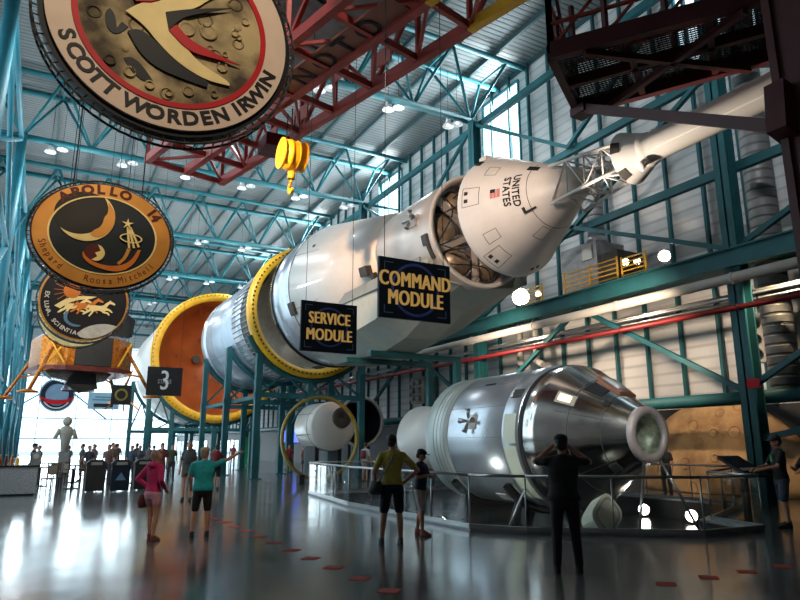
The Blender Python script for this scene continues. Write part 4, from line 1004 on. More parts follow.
shape([p14(*q) for q in ((375, 335), (400, 345), (418, 375), (405, 405), (380, 420), (350, 415), (378, 395), (365, 378), (392, 365))], -.115).build('small_globe_light', M['embcream'], t)
tr = [(305, 375), (302, 400), (330, 430), (380, 450), (450, 462), (510, 455), (555, 425), (585, 380), (598, 335), (582, 335), (560, 380), (530, 412), (480, 432), (410, 435), (350, 420), (318, 398)]
shape([p14(*q) for q in tr], -.10).build('trail', M['emborange'], t)
shape([p14(*q) for q in ((525, 335), (545, 335), (528, 390), (490, 425), (480, 415), (510, 385))], -.105).build('trail', M['embgold'], t)
for q0, q1 in (((517, 225), (535, 335)), ((524, 225), (560, 330)), ((530, 225), (585, 322))):
    c, d = p14(*q0), p14(*q1); MB().beam((c[0], -.13, c[1]), (d[0], -.13, d[1]), .02, .045).build('pin_leg', M['embcream'], t)
cc = p14(540, 282); annul(.235, .11, .205, .085, 0, -.02).build('pin_ring', M['embcream'], t).location = (cc[0], -.125, cc[1])
sc_ = p14(515, 210); shape([(sc_[0]+(.13 if i % 2 == 0 else .04)*sin(2*pi*i/10), sc_[1]+(.13 if i % 2 == 0 else .04)*cos(2*pi*i/10)) for i in range(10)], -.14).build('star', M['embcream'], t)
rim_pipes(t, A_, B_)
# C: black emblem with EX LUNA, SCIENTIA
t = thing('round_emblem', 'round black emblem lettered EX LUNA, SCIENTIA with galloping horses, behind the gold oval', 'emblem', (.804, 22, 6.069), 0, 'hanging round emblems')
R3 = 1.27
disc(R3, R3, -.05, .12).build('backing', M['embgold'], t)
disc(R3*.955, R3*.955, -.08, -.05).build('black_field', M['embblack'], t)
arc_text('EX LUNA, SCIENTIA', R3*.83, R3*.83, 172, 5.5, .17, True, .004, -.085).build('lettering', M['white'], t)
arc_text('APOLLO XIII', R3*.83, R3*.83, 145, -9, .2, False, .006, -.085).build('lettering', M['white'], t)
def p13(x, y): return ((x-216)/172*R3, (97-y)/172*R3)
shape([(p13(165, 60)[0]+.24*cos(2*pi*i/30), p13(165, 60)[1]+.24*sin(2*pi*i/30)) for i in range(30)], -.085).build('sun', M['emborange'], t)
mb = MB(); c = p13(165, 60)
for i in range(18): an = 2*pi*i/18; mb.beam((c[0]+.25*cos(an), -.086, c[1]+.25*sin(an)), (c[0]+.5*cos(an), -.086, c[1]+.5*sin(an)), .006, .014)
mb.build('sun_rays', M['emborange'], t)
shape([p13(*q) for q in ((200, 240), (225, 215), (260, 198), (300, 190), (345, 195), (352, 200), (320, 232), (280, 252), (240, 260), (212, 255))], -.085).build('moon_edge', M['embgrey'], t)
horse = [(0, 0), (-8, -3), (-14, 4), (-18, 14), (-11, 8), (-4, 6), (-6, 14), (-16, 20), (-24, 30), (-20, 32), (-9, 24), (2, 16), (0, 24), (-6, 34), (-2, 36), (6, 26), (10, 16), (22, 14), (30, 15), (38, 22), (50, 22), (54, 28), (58, 26), (53, 17), (42, 16), (44, 12), (54, 12), (62, 18), (66, 16), (58, 7), (46, 3), (50, -6), (56, -12), (64, -10), (70, -8), (72, -12), (66, -17), (58, -20), (56, -24), (53, -20), (44, -14), (36, -4), (24, -2), (12, -3)]
for k_, (ox_, oy_, m2_) in enumerate(((150, 118, 'embcream'), (196, 112, 'emborange'), (243, 118, 'embcream'))):
    hp = [p13(ox_+x*1.3, oy_+y*1.3) for x, y in horse]
    shape(hp, -.088-.016*k_, .01).build('horse_figure', M[m2_], t)
shape([p13(*q) for q in ((105, 130), (150, 92), (200, 78), (260, 76), (235, 90), (190, 96), (150, 118), (128, 140))], -.084, .006).build('cloud_trail', M['embcream'], t)
shape([p13(*q) for q in ((150, 150), (142, 170), (150, 195), (175, 212), (205, 212), (212, 205), (180, 202), (160, 188), (156, 168), (162, 150))], -.09).build('blue_trail', M['embblue'], t)
rim_pipes(t, R3, R3, 24)
# D: blue and red emblem far back
t = thing('round_emblem', 'pale blue and red round emblem against the bright far windows', 'emblem', (.956, 60, 5.67), 0, 'hanging round emblems')
disc(1.3, 1.35, -.05, .12).build('backing', mat('pale blue print', (.16, .25, .36), .5), t)
annul(1.2, 1.22, .85, .9, -.05, -.09).build('band', M['embnavy'], t)
shape([(-1.25, -.1), (-.8, -.35), (0, -.45), (.8, -.35), (1.25, -.1), (1.15, -.45), (.7, -.7), (0, -.78), (-.7, -.7), (-1.15, -.45)], -.1).build('red_band', M['embred'], t)
shape([(1.0*cos(radians(a_)), 1.04*sin(radians(a_))) for a_ in range(200, 345, 10)]+[(1.1*cos(radians(a_)), 1.14*sin(radians(a_))) for a_ in range(340, 195, -10)], -.1).build('white_arc', M['white'], t)
rim_pipes(t, 1.3, 1.35, 20)
t = thing('round_emblem', 'cream rimmed emblem half hidden behind the black horse emblem', 'emblem', (.90, 30, 7.15), 0, 'hanging round emblems')
disc(1.45, 1.45, -.05, .12).build('backing', M['embcream'], t); disc(1.25, 1.25, -.08, -.05).build('field', M['beigebox'], t); rim_pipes(t, 1.45, 1.45, 20)
# ------------------------------------------------------------------ lunar lander hung under the roof
LX, LY, LZ = 1.5, 37, 5.3
t = thing('lunar_lander', 'gold foil lunar lander hanging with spread legs at left', 'lander', (LX, LY, LZ), radians(12))
def octa(r, c=.55): 
    k = r*c; return [(-r, -k), (-k, -r), (k, -r), (r, -k), (r, k), (k, r), (-k, r), (-r, k)]
MB().prism(octa(2.15), 'z', 0, 1.6).build('descent_body', M['gold'], t)
MB().prism(octa(2.22), 'z', -.12, .12).build('lower_band', M['maroonfoil'], t)
MB().prism(octa(2.0), 'z', 1.6, 1.75).build('upper_deck', M['foilsilver'], t)
MB().box(-.85, .85, -2.25, -2.15, .15, 1.6).build('black_panel', M['black'], t)
MB().prism([(-1.2, 1.85), (.9, 1.75), (1.3, 2.9), (.7, 3.9), (-.6, 4.1), (-1.4, 3.2)], 'y', -1.3, 1.3).build('ascent_cabin', M['foilsilver'], t)
MB().prism([(1.2, 1.8), (2.2, 2.0), (2.3, 2.9), (1.6, 3.4), (1.2, 3.0)], 'y', -.8, .8).build('tank_bay', M['black'], t)
MB().rev([(0, .6), (.1, .62)], (0, 0, 0), 8) 
mb = MB(); k = 24; vs = []
for z, r in ((-.1, .45), (-.5, .6), (-.95, .8)): vs += [(r*cos(2*pi*i/k), r*sin(2*pi*i/k), z) for i in range(k)]
mb.add(vs, [(j*k+i, j*k+(i+1) % k, (j+1)*k+(i+1) % k, (j+1)*k+i) for j in range(2) for i in range(k)], True); mb.build('descent_engine', M['foilsilver'], t)
MB().prism([(-.6, -.15), (.4, -.15), (.55, -.9), (-.3, -1.15), (-.95, -.75)], 'y', -1.4, -1.32).build('black_shield', M['black'], t)
MB().prism([(-1.9, -.12), (1.2, -.12), (.9, -.5), (-.2, -.7), (-1.5, -.45)], 'y', -1.2, -.4).build('silver_underside', M['foilsilver'], t)
for an in (225, 315, 45, 135):
    c, s_ = cos(radians(an)), sin(radians(an))
    lg = MB().tube((c*2.3, s_*2.3, 1.3), (c*3.9, s_*3.9, -1.2), .09, n=8); lg.tube((c*1.9, s_*1.9, -.0), (c*3.3, s_*3.3, -.25), .05, n=6)
    lo = lg.build('leg', M['gold'], t); 
    mb = MB(); k = 20; vs = []
    for z, r in ((0, .10), (-.12, .45), (-.18, .42)): vs += [(c*3.95+r*cos(2*pi*i/k), s_*3.95+r*sin(2*pi*i/k), -1.15+z) for i in range(k)]
    mb.add(vs, [(j*k+i, j*k+(i+1) % k, (j+1)*k+(i+1) % k, (j+1)*k+i) for j in range(2) for i in range(k)]+[tuple(range(2*k, 3*k))], True); mb.build('foot_pad', M['gold'], lo)
for x in (-1.5, 1.5): MB().tube((x, 0, 1.7), (x, 0, 15.3), .02, n=5).build('wire', M['black'], t)
for p_, q_ in (((-1.9, -1.9, .2), (-1.2, -2.2, 1.5)), ((-1.3, -2.2, .2), (-2, -1.7, 1.5)), ((1.2, -2.2, .2), (1.9, -1.8, 1.5))): MB().beam(p_, q_, .07).build('outrigger', M['yellow'], t)
t = thing('lunar_probe', 'small golden probe frame hanging right of the lander', 'probe', (3.6, 36, 4.0))
MB().box(-.3, .3, -.3, .3, -.1, .5).build('body', M['gold'], t)
MB().tube((0, 0, .5), (.35, 0, 1.5), .08, .02, n=8).build('mast', M['gold'], t)
for an in (200, 320, 80): MB().beam((.2*cos(radians(an)), .2*sin(radians(an)), 0), (.9*cos(radians(an)), .9*sin(radians(an)), -.6), .06).build('leg', M['gold'], t)
MB().tube((0, 0, .5), (0, 0, 16.5), .015, n=5).build('wire', M['black'], t)
# ------------------------------------------------------------------ glass railing round the pit
t = thing('glass_railing', 'glass railing with steel top rail around the spacecraft pit', 'railing', (12.5, 14, 0))
rl = [(x, y) for x, y in PIT]
def rail_run(a, b):
    a = Vector((a[0], a[1], 0)); b = Vector((b[0], b[1], 0)); L_ = (b-a).length; n = max(1, int(round(L_/1.6)))
    MB().tube(a+Vector((0, 0, 1.06)), b+Vector((0, 0, 1.06)), .03, n=10).build('top_rail', M['steel'], t, True)
    MB().beam(a+Vector((0, 0, .09)), b+Vector((0, 0, .09)), .05, .08).build('shoe', M['steel'], t, True)
    for i in range(n):
        p = a.lerp(b, i/n+.012); q = a.lerp(b, (i+1)/n-.012)
        MB().beam(p+Vector((0, 0, .56)), q+Vector((0, 0, .56)), .012, .9).build('glass_pane', M['glassR'], t, True)
        MB().tube(a.lerp(b, i/n)+Vector((0, 0, .05)), a.lerp(b, i/n)+Vector((0, 0, 1.05)), .018, n=8).build('post', M['steel'], t, True)
for i in range(len(rl)): rail_run(rl[i], rl[(i+1) % len(rl)])
# moon relief
mb = MB(); n, m = 64, 28; vs = []
for j in range(m+1):
    ph = pi/2*j/m
    for i in range(n):
        an = 2*pi*i/n; vs.append((21.3-1.0*sin(ph), 15.0+3.5*cos(ph)*cos(an), max(.02, .0+3.25*cos(ph)*sin(an))))
fs = [(j*n+i, j*n+(i+1) % n, (j+1)*n+(i+1) % n, (j+1)*n+i) for j in range(m) for i in range(n)]
tag(MB().add(vs, fs, True).build('moon_relief', M['moon'], fix=False), 'large tan cratered moon dome against the right wall', 'moon model')
# lectern
t = thing('information_panel', 'dark slanted information panel on a stand at the right end of the railing', 'panel', (13.35, 8.9, 0))
MB().prism([(-.30, .98), (-.35, 1.03), (.32, 1.42), (.34, 1.36)], 'x', -.36, .36).build('face', M['embnavy'], t)
MB().box(-.07, .07, -.05, .05, 0, 1.15).build('stand', M['black'], t)
MB().box(-.25, .25, -.2, .2, 0, .03).build('foot', M['black'], t)
mb = MB().prism([(-.20, 1.125), (-.12, 1.17), (-.12, 1.18), (-.20, 1.135)], 'x', -.3, .25); mb.build('print', M['embgrey'], t)
# red floor tiles
t0 = None
dm = [(3.75, y) for y in (15.6, 14.75, 13.9, 13.05, 12.2, 11.3, 10.4, 9.55, 8.7, 7.85, 7.05)] + [(x, 5.75) for x in (6.87, 7.67, 8.45, 9.27)] + [(3.75, 6.25), (4.5, 5.75), (5.3, 5.75), (6.1, 5.75)]
for i, (x, y) in enumerate(dm):
    lab = 'red diamond tile in the floor line leading away, behind the walkers' if i < 11 else 'red diamond tile in the short row at lower right' if i < 15 else 'red diamond tile just below the picture edge'
    t1 = MB().prism([(x-.17, y), (x, y-.16), (x+.17, y), (x, y+.16)], 'z', .002, .006).build('floor_marker', M['diamond'])
    if i < 11: lab = 'red diamond floor marker in the line leading away, %s' % (['farthest one', 'second farthest', 'third farthest', 'fourth farthest', 'fifth farthest', 'sixth farthest', 'fifth nearest', 'fourth nearest', 'third nearest', 'second nearest', 'nearest one'][i])
    elif i < 15: lab = 'red diamond floor marker in the lower right row, %s' % (['leftmost', 'second from left', 'third from left', 'rightmost'][i-11])
    else: continue_ = True
    if i >= 15: bpy.data.objects.remove(t1); continue
    tag(t1, lab, 'floor marker', 'red diamond floor markers')
# ------------------------------------------------------------------ cafe end
t = thing('condiment_counter', 'speckled white counter with a black top at the left edge', 'counter', (-.9, 26.0, 0))
MB().box(-1.2, 1.0, -.4, .4, .06, .92).build('front', mat('speckled laminate', (.36, .36, .37), .5, 0, .8, 30), t)
MB().box(-1.25, 1.05, -.45, .45, .92, .98).build('top', M['black'], t)
MB().box(-1.15, .95, -.35, .35, 0, .06).build('plinth', M['black'], t)
bc = [('amber', M['gold']), ('yellow', M['yellow']), ('dark red', M['maroonfoil']), ('yellow', M['yellow']), ('brown', M['tank']), ('amber', M['gold']), ('red', M['redL'])]
B0 = {}
for i in range(9):
    nm, m = bc[i % 7]
    tt = thing('condiment_bottle', 'condiment bottle on the counter, %s from the left, %s' % (['first', 'second', 'third', 'fourth', 'fifth', 'sixth', 'seventh', 'eighth', 'ninth'][i], nm), 'bottle', (-1.9+.17*i, 25.8, .98), 0, 'bottles on the counter')
    mb = MB(); k = 12; vs = []
    pr = [(0, .055), (.2, .055), (.25, .022), (.32, .02)]
    for z, r in pr: vs += [(r*cos(2*pi*q/k), r*sin(2*pi*q/k), z) for q in range(k)]
    mb.add(vs, [(j*k+q, j*k+(q+1) % k, (j+1)*k+(q+1) % k, (j+1)*k+q) for j in range(3) for q in range(k)], True); mb.build('glass_body', m, tt)
    MB().tube((0, 0, .32), (0, 0, .36), .025, n=8).build('cap', M['white'], tt)
tt = thing('napkin_holder', 'pale square napkin dispenser at the right end of the counter', 'dispenser', (.0, 25.9, .98))
MB().box(-.14, .14, -.1, .1, 0, .42).build('case', M['galv'], tt); MB().tube((0, -.1, .3), (0, -.12, .3), .09, n=20).build('dial', M['white'], tt)
def bin_(x, y, label, body, w=.62, h=1.12):
    t = thing('trash_bin', label, 'bin', (x, y, 0), 0, 'trash bins')
    MB().box(-w/2, w/2, -.3, .3, .03, h*.82).build('body', body, t)
    MB().prism([(-w/2-.02, h*.82), (w/2+.02, h*.82), (w/2+.02, h*.9), (w/2-.1, h), (-w/2+.1, h), (-w/2-.02, h*.9)], 'y', -.32, .32).build('hood', M['black'], t)
    MB().box(-w*.3, w*.3, -.335, -.32, h*.84, h*.93).build('flap', M['galv'], t)
    return t
bin_(1.95, 26.6, 'black trash bin with a grey flap, left of three', M['black'])
b2 = bin_(2.78, 26.4, 'dark blue recycling bin with a pale triangular emblem, middle of three', M['embnavy'])
MB().prism([(-.18, .40), (.18, .40), (.0, .68)], 'y', -.31, -.30).build('triangle_mark', M['embblue'], b2)
bin_(3.62, 26.9, 'black trash bin with a pale label, right of three', M['black'])
def table(x, y, label):
    t = thing('cafe_table', label, 'table', (x, y, 0), 0, 'cafe tables')
    MB().tube((0, 0, .72), (0, 0, .76), .42, n=24).build('top', M['inner'], t); MB().tube((0, 0, .03), (0, 0, .72), .04, n=8).build('pedestal', M['black'], t); MB().tube((0, 0, 0), (0, 0, .03), .28, n=16).build('foot', M['black'], t)
def chair(x, y, a, label):
    t = thing('cafe_chair', label, 'chair', (x, y, 0), a, 'cafe chairs')
    w = mat('chair wood', (.16, .11, .07), .5) if 'cw' not in M else M['cw']; M['cw'] = w
    MB().box(-.2, .2, -.2, .2, .43, .47).build('seat', w, t); MB().box(-.2, .2, .18, .22, .6, .92).build('backrest', w, t)
    for sx in (-.18, .18):
        MB().box(sx-.015, sx+.015, -.19, -.16, 0, .43).build('leg', M['black'], t); MB().box(sx-.015, sx+.015, .17, .2, 0, .92).build('leg', M['black'], t)
for i, (x, y) in enumerate(((1.3, 28.6), (.2, 31), (1.6, 33.5), (3.6, 31.5), (3.2, 36), (.6, 38), (5.2, 39.5), (2.4, 43))):
    table(x, y, 'round dark cafe table, %s in depth from the trash bins' % ordn[i])
ci = 0
for (x, y) in ((.5, 27.3), (.9, 28.9), (1.9, 29.4), (-.4, 31.2), (.8, 31.5), (1.0, 33.6), (2.3, 33.3), (3.0, 31.5), (4.3, 31.3)):
    chair(x, y, random.uniform(-1.5, 1.5), 'brown cafe chair near the tables, %s counting away from the counter' % (ordn+['ninth'])[ci]); ci += 1
t = thing('stanchion_post', 'grey narrow display column topped by a spacesuited figure near the bright windows', 'display', (1.1, 34.0, 0))
MB().box(-.22, .22, -.22, .22, 0, 1.35).build('plinth', M['galv'], t)
mb = MB().loft([(0, 0, 1.35, .16, .14), (0, 0, 1.8, .2, .16), (0, 0, 2.2, .3, .2), (0, 0, 2.45, .24, .18), (0, 0, 2.52, .1, .1)]); mb.ball((0, 0, 2.72), .2, .2, .22); mb.tube((-.28, 0, 2.35), (-.45, -.1, 1.95), .09); mb.tube((.28, 0, 2.35), (.42, -.1, 1.95), .09)
mb.build('suited_figure', M['beigebox'], t); t.name = 'suit_display'
# green info wall and blue kiosk far under the stage
tag(MB().box(15.5, 17.0, 56, 56.1, 0, 2.3).build('green_partition', mat('green lit partition', (.02, .35, .12), .5)), 'bright green partition standing far under the orange dome', 'partition')
t = thing('video_screen', 'small glowing blue and purple screen far behind the cradle posts', 'screen', (18.6, 52, 1.8))
MB().box(-.9, .9, 0, .1, 0, 1.1).build('frame', M['black'], t); MB().box(-.84, .84, -.01, 0, .06, 1.04).build('display', emis('screen glow', (.10, .16, .9), 2.2), t); MB().box(-.06, .06, .02, .08, -1.8, 0).build('stand', M['black'], t)

# ------------------------------------------------------------------ light
w = bpy.data.worlds.new('World'); S.world = w; w.use_nodes = True
bg = w.node_tree.nodes['Background']; bg.inputs['Color'].default_value = (.86, .95, 1, 1); bg.inputs['Strength'].default_value = 3.0
def area(loc, rot, sx, sy, e, col=(1, 1, 1)):
    l = bpy.data.lights.new('daylight', 'AREA'); l.shape = 'RECTANGLE'; l.size = sx; l.size_y = sy; l.energy = e; l.color = col
    o = bpy.data.objects.new('daylight', l); C.objects.link(o); o.location = loc; o.rotation_euler = rot; return o
area((-6.3, 64, 9.5), (0, radians(-90), 0), 15, 80, 3200, (.86, .95, 1))
area((-6.3, 28, 9.5), (0, radians(-90), 0), 15, 20, 500, (.86, .95, 1))
for a_, b_ in holes[1:5]: area((21.7, (a_+b_)/2*KS, 19.2), (0, radians(75), 0), 4.6, 3.2, 2600, (.92, .98, 1))
area((7, 121.5, 8), (radians(-90), 0, 0), 25, 15, 9000, (.92, .97, 1))
def spot(loc, aim, e, ang, col=(1, .82, .62), r=.15, blend=.6):
    l = bpy.data.lights.new('spot', 'SPOT'); l.energy = e; l.spot_size = radians(ang); l.spot_blend = blend; l.color = col; l.shadow_soft_size = r
    o = bpy.data.objects.new('spot', l); C.objects.link(o); o.location = loc; d = Vector(aim)-Vector(loc); o.rotation_euler = d.to_track_quat('-Z', 'Y').to_euler(); return o
def point(loc, e, col, r=.3):
    l = bpy.data.lights.new('lamp', 'POINT'); l.energy = e; l.color = col; l.shadow_soft_size = r
    o = bpy.data.objects.new('lamp', l); C.objects.link(o); o.location = loc
spot((9.3, 14.6, -.25), (13, 15.5, 1.5), 130, 90, (.9, 1, .95), .1)
spot((14.5, 10.9, -.25), (13.2, 13.5, 1.2), 60, 90, (1, .98, .9), .1)
# high bay lamps (clear bells: light goes up as well as down)
for r, e in ((1, 420), (2, 560), (3, 620), (4, 620)):
    for x in (-.8, 6.1, 12.8): point((x*KS, (BAYS[r]+.5)*KS, 15.8), e, (.93, .98, 1))
# added spots without fixtures, lighting rocket, floor spacecraft, right wall, moon, emblems and signs
spot((2, 15, 11), (10.5, 23.0, 8.6), 6500, 36, (1, .60, .34))
spot((3.0, 10.0, 9.0), (11.8, 16.2, 8.6), 4200, 46, (1, .76, .58))
spot((9.6, 13.0, 5.8), (12.3, 8.6, 8.9), 4500, 44, (1, .86, .7))
spot((4, 26, 12.5), (10.5, 38, 9), 3500, 44, (.92, .96, 1))
spot((5, 38, 14), (11, 56, 7), 5500, 44, (1, .8, .62))
spot((8.3, 8, 7), (12, 15.5, 2), 900, 60, (.95, 1, .97))
spot((6.5, 4.5, 6.3), (12.8, 12, 1.9), 1500, 28, (1, .95, .88))
spot((17.9, 9.4, 7), (20.6, 15.0, 1.4), 2600, 60, (1, .74, .45))
spot((10, 6, 14), (21, 14, 12), 1500, 90, (.95, .97, 1), .3, 1)
spot((12, 16, 14.5), (21, 24, 11), 1100, 100, (.95, .97, 1), .3, 1)
spot((14.8, 14, 5.6), (21.3, 16.5, 4.4), 1500, 100, (1, .76, .55))
spot((14.8, 21, 5.6), (21.3, 23, 4.4), 1500, 100, (1, .76, .55))
spot((0.5, 1, 12.5), (1.0, 8.5, 6.9), 2300, 34, (1, .84, .62))
spot((0.2, 9.7, 9.8), (.8, 15, 6.2), 1000, 34, (1, .80, .52))
spot((0.2, 16.5, 9.5), (.8, 22, 6.1), 1000, 30, (1, .85, .62))
spot((3, 24, 8), (4.8, 31, 4.5), 260, 40, (1, .95, .9))
spot((2, 28, 10), (1.5, 37, 6), 1800, 40, (1, .85, .62))
spot((4, 10, 17), (6, 18, 11), 2500, 60, (1, .9, .75))
spot((4.5, 4, 8), (6.4, 12, 4.8), 260, 44, (1, .95, .9))
# ------------------------------------------------------------------ people
def fused(mb, name, m, parent, vox, smooth_it=2):
    me = bpy.data.meshes.new(name); me.from_pydata([tuple(v) for v in mb.v], [], mb.f)
    b = bmesh.new(); b.from_mesh(me); bmesh.ops.recalc_face_normals(b, faces=b.faces); b.to_mesh(me); b.free()
    o = bpy.data.objects.new('tmp', me); C.objects.link(o)
    r = o.modifiers.new('r', 'REMESH'); r.mode = 'VOXEL'; r.voxel_size = vox; r.use_smooth_shade = True
    s = o.modifiers.new('s', 'SMOOTH'); s.factor = .5; s.iterations = smooth_it
    bpy.context.view_layer.update(); dg = bpy.context.evaluated_depsgraph_get()
    m2 = bpy.data.meshes.new_from_object(o.evaluated_get(dg)); bpy.data.objects.remove(o); bpy.data.meshes.remove(me)
    m2.name = name; m2.materials.clear(); m2.materials.append(m)
    for p in m2.polygons: p.use_smooth = True
    ob = bpy.data.objects.new(name, m2); C.objects.link(ob); ob.parent = parent
    return ob
def limb(mb, pts, n=10):
    """pts: (x,y,z,r) chain of tapered rounded pieces"""
    for a, b in zip(pts, pts[1:]):
        mb.tube(a[:3], b[:3], a[3], b[3], n)
    for a in pts: mb.ball(a[:3], a[3], a[3], a[3], n, 8)
    return mb
def hand(mb, w, d, s, curl=.5, palm=Vector((0, 0, -1))):
    """five fingers from wrist w along direction d"""
    w = Vector(w); d = Vector(d).normalized(); u = d.cross(palm)
    if u.length < .1: u = d.cross(Vector((0, 1, 0)))
    u.normalize(); nrm = u.cross(d)
    c = w+d*.045*s; 
    limb(mb, [(*w, .026*s), (*(w+d*.04*s), .032*s), (*(w+d*.08*s), .034*s)], 8)
    for k, ln in zip((-1.5, -.5, .5, 1.5), (.062, .078, .074, .058)):
        b = w+d*.09*s+u*k*.019*s; m_ = b+d*ln*.5*s+nrm*curl*.012*s; e_ = m_+d*ln*.42*s*(1-curl*.5)+nrm*curl*.04*s
        limb(mb, [(*b, .0105*s), (*m_, .0095*s), (*e_, .008*s)], 6)
    b = w+d*.03*s-u*.026*s; limb(mb, [(*b, .013*s), (*(b-u*.03*s+d*.03*s), .011*s), (*(b-u*.035*s+d*.06*s+nrm*.01*s), .009*s)], 6)
def person(label, x, y, face, H, top, bottom, shoes, hair='dark', hat=None, pose='stand', legs=None, arms=None, sleeve='short', bottomlen='short', female=False, group=None, vox=.014, headturn=(0, 0), long_hair=False, z=0, belt=None, lean=0., items=None, wide=1.):
    s = H/1.75
    t = thing('person', label, 'person', (x, y, z), -radians(face), group)
    def V(a): return (a[0]*s, a[1]*s, a[2]*s)
    sw = (.15 if female else .178)*wide; hw = .095
    L = legs or [(-.11, 0), (.11, 0)]       # foot positions (x, y)
    A = arms or [((-sw-.07, .0, 1.15), (-sw-.08, .06, .92)), ((sw+.07, .0, 1.15), (sw+.08, .06, .92))]
    sh = [(-sw, 0, 1.405), (sw, 0, 1.405)]
    lo = vox < .02; q = lambda pts: [(p[0]*s, p[1]*s, p[2]*s, p[3]*s) for p in pts]
    body = MB(); n = 18
    tors = [(0, 0, .86, .15, .10), (0, -.01, .94, .172, .118), (0, 0, 1.04, .148*wide, .105*wide), (0, .01, 1.14, .142*wide, .105*wide), (0, .01, 1.28, .165*wide, .118*wide), (0, 0, 1.39, .155*wide, .098), (0, -.005, 1.47, .10, .07), (0, -.005, 1.50, .06, .055)]
    if female: tors[2] = (0, 0, 1.06, .122, .09); tors[1] = (0, -.01, .93, .175, .12)
    body.loft([(a*s, b*s+lean*(c-.9)*s, c*s, d*s, e_*s) for a, b, c, d, e_ in tors], n)
    hy = lean*.75
    limb(body, q([(0, hy-.005, 1.46, .058), (0, hy+.005, 1.56, .054)]))
    hx, hyy = headturn
    Hc = Vector((0, hy+.025, 1.635))*s
    ct, st2 = cos(radians(-hx)), sin(radians(-hx)); cp_, sp_ = cos(radians(hyy)), sin(radians(hyy))
    def hd(v):
        v = Vector(v)*s; v = Vector((v.x, v.y*cp_-v.z*sp_, v.y*sp_+v.z*cp_)); return Hc+Vector((v.x*ct-v.y*st2, v.x*st2+v.y*ct, v.z))
    def hb(mb, c, r, n=16, m=12):
        o = len(mb.v); mb.ball((0, 0, 0), r[0], r[1], r[2], n, m)
        for i in range(o, len(mb.v)): v = mb.v[i]; mb.v[i] = hd((v.x+c[0], v.y+c[1], v.z+c[2]))
    hb(body, (0, -.01, .02), (.076, .094, .098)); hb(body, (0, .025, -.045), (.058, .07, .075)); hb(body, (0, .095, -.02), (.013, .022, .026), 8, 8)
    for e_ in (-1, 1): hb(body, (e_*.077, -.005, -.01), (.012, .02, .032), 8, 8)
    hb(body, (0, .088, -.058), (.024, .012, .008), 8, 6)
    for i in (0, 1):
        fx, fy = L[i]; sx = -hw if i == 0 else hw
        kx, ky = (sx+fx)/2, fy*.5+.02
        limb(body, q([(sx, 0, .90, .088), ((sx+kx)/2, ky*.5, .70, .076), (kx, ky, .49, .054), ((kx+fx)/2, (ky+fy)/2-.015, .34, .056), (fx, fy-.02, .10, .036)]))
        el, wr = A[i]
        limb(body, q([(0, -.01, 1.47, .045), (*sh[i], .05)])); limb(body, q([(*sh[i], .052), (*el, .040), (*[(el[k]+wr[k])/2 for k in range(3)], .038), (*wr, .027)]))
        dd = Vector(wr)-Vector(el)
        if lo: hand(body, V(wr), dd, s)
        else: limb(body, q([(*wr, .03), (*[wr[k]+dd.normalized()[k]*.11 for k in range(3)], .03)]))
    sk = M['skin']
    fused(body, 'body', sk, t, vox*.75 if lo else vox)
    for i in (0, 1):
        if not lo: break
        for e_ in (-.03, .03): pass
    if lo:
        for e_ in (-.03, .03): mb = MB(); hb(mb, (e_, .08, .012), (.011, .008, .008), 8, 6); mb.build('eye', M['embblack'], t)
        mb = MB(); hb(mb, (0, .098, -.058), (.022, .004, .004), 8, 6); mb.build('mouth', mat('lips', (.3, .1, .08), .5) if 'lips' not in M else M['lips'], t)
    # top
    g = .014; c = MB(); hem = .93 if bottomlen != 'x' else .93
    tt = [(0, 0, hem-.03, .178*wide, .128*wide), (0, -.01, .96, .180*wide, .128*wide), (0, 0, 1.04, .158*wide, .118*wide), (0, .01, 1.14, .152*wide, .12*wide), (0, .01, 1.28, .180*wide, .132*wide), (0, 0, 1.39, .17*wide, .112), (0, -.005, 1.47, .115, .082), (0, -.005, 1.505, .072, .066)]
    if female: tt[2] = (0, 0, 1.06, .14, .105)
    c.loft([(a*s, b*s+lean*(cc_-.9)*s, cc_*s, d*s, e_*s) for a, b, cc_, d, e_ in tt], n)
    for i in (0, 1):
        el, wr = A[i]; limb(c, q([(0, -.01, 1.46, .06), (*sh[i], .06)]))
        if sleeve == 'long': limb(c, q([(*sh[i], .072), (*el, .056), (*[el[k]+(wr[k]-el[k])*.92 for k in range(3)], .042)]))
        else:
            m_ = [sh[i][k]+(el[k]-sh[i][k])*.72 for k in range(3)]; limb(c, q([(*sh[i], .062), (*m_, .056)]))
    if sleeve == 'hood': pass
    top_o = fused(c, 'shirt', cloth(top), t, vox)
    # bottoms
    c = MB(); c.loft([(a*s, b*s, cc_*s, d*s, e_*s) for a, b, cc_, d, e_ in [(0, 0, .80, .165, .115), (0, -.012, .90, .185, .135), (0, -.008, .98, .165, .122)]], n)
    for i in (0, 1):
        fx, fy = L[i]; sx = -hw if i == 0 else hw; kx, ky = (sx+fx)/2, fy*.5+.02
        if bottomlen == 'long': limb(c, q([(sx, 0, .88, .098), ((sx+kx)/2, ky*.5, .70, .088), (kx, ky, .49, .07), ((kx+fx)/2, (ky+fy)/2-.012, .32, .064), (fx, fy-.015, .11, .058)]))
        elif bottomlen == 'knee': limb(c, q([(sx, 0, .88, .098), ((sx+kx)/2, ky*.5, .70, .092), (kx, ky, .55, .08)]))
        else: limb(c, q([(sx, 0, .88, .098), ((sx+kx)/2, ky*.5, .74, .095)]))
    fused(c, 'trousers' if bottomlen == 'long' else 'shorts', cloth(bottom), t, vox)
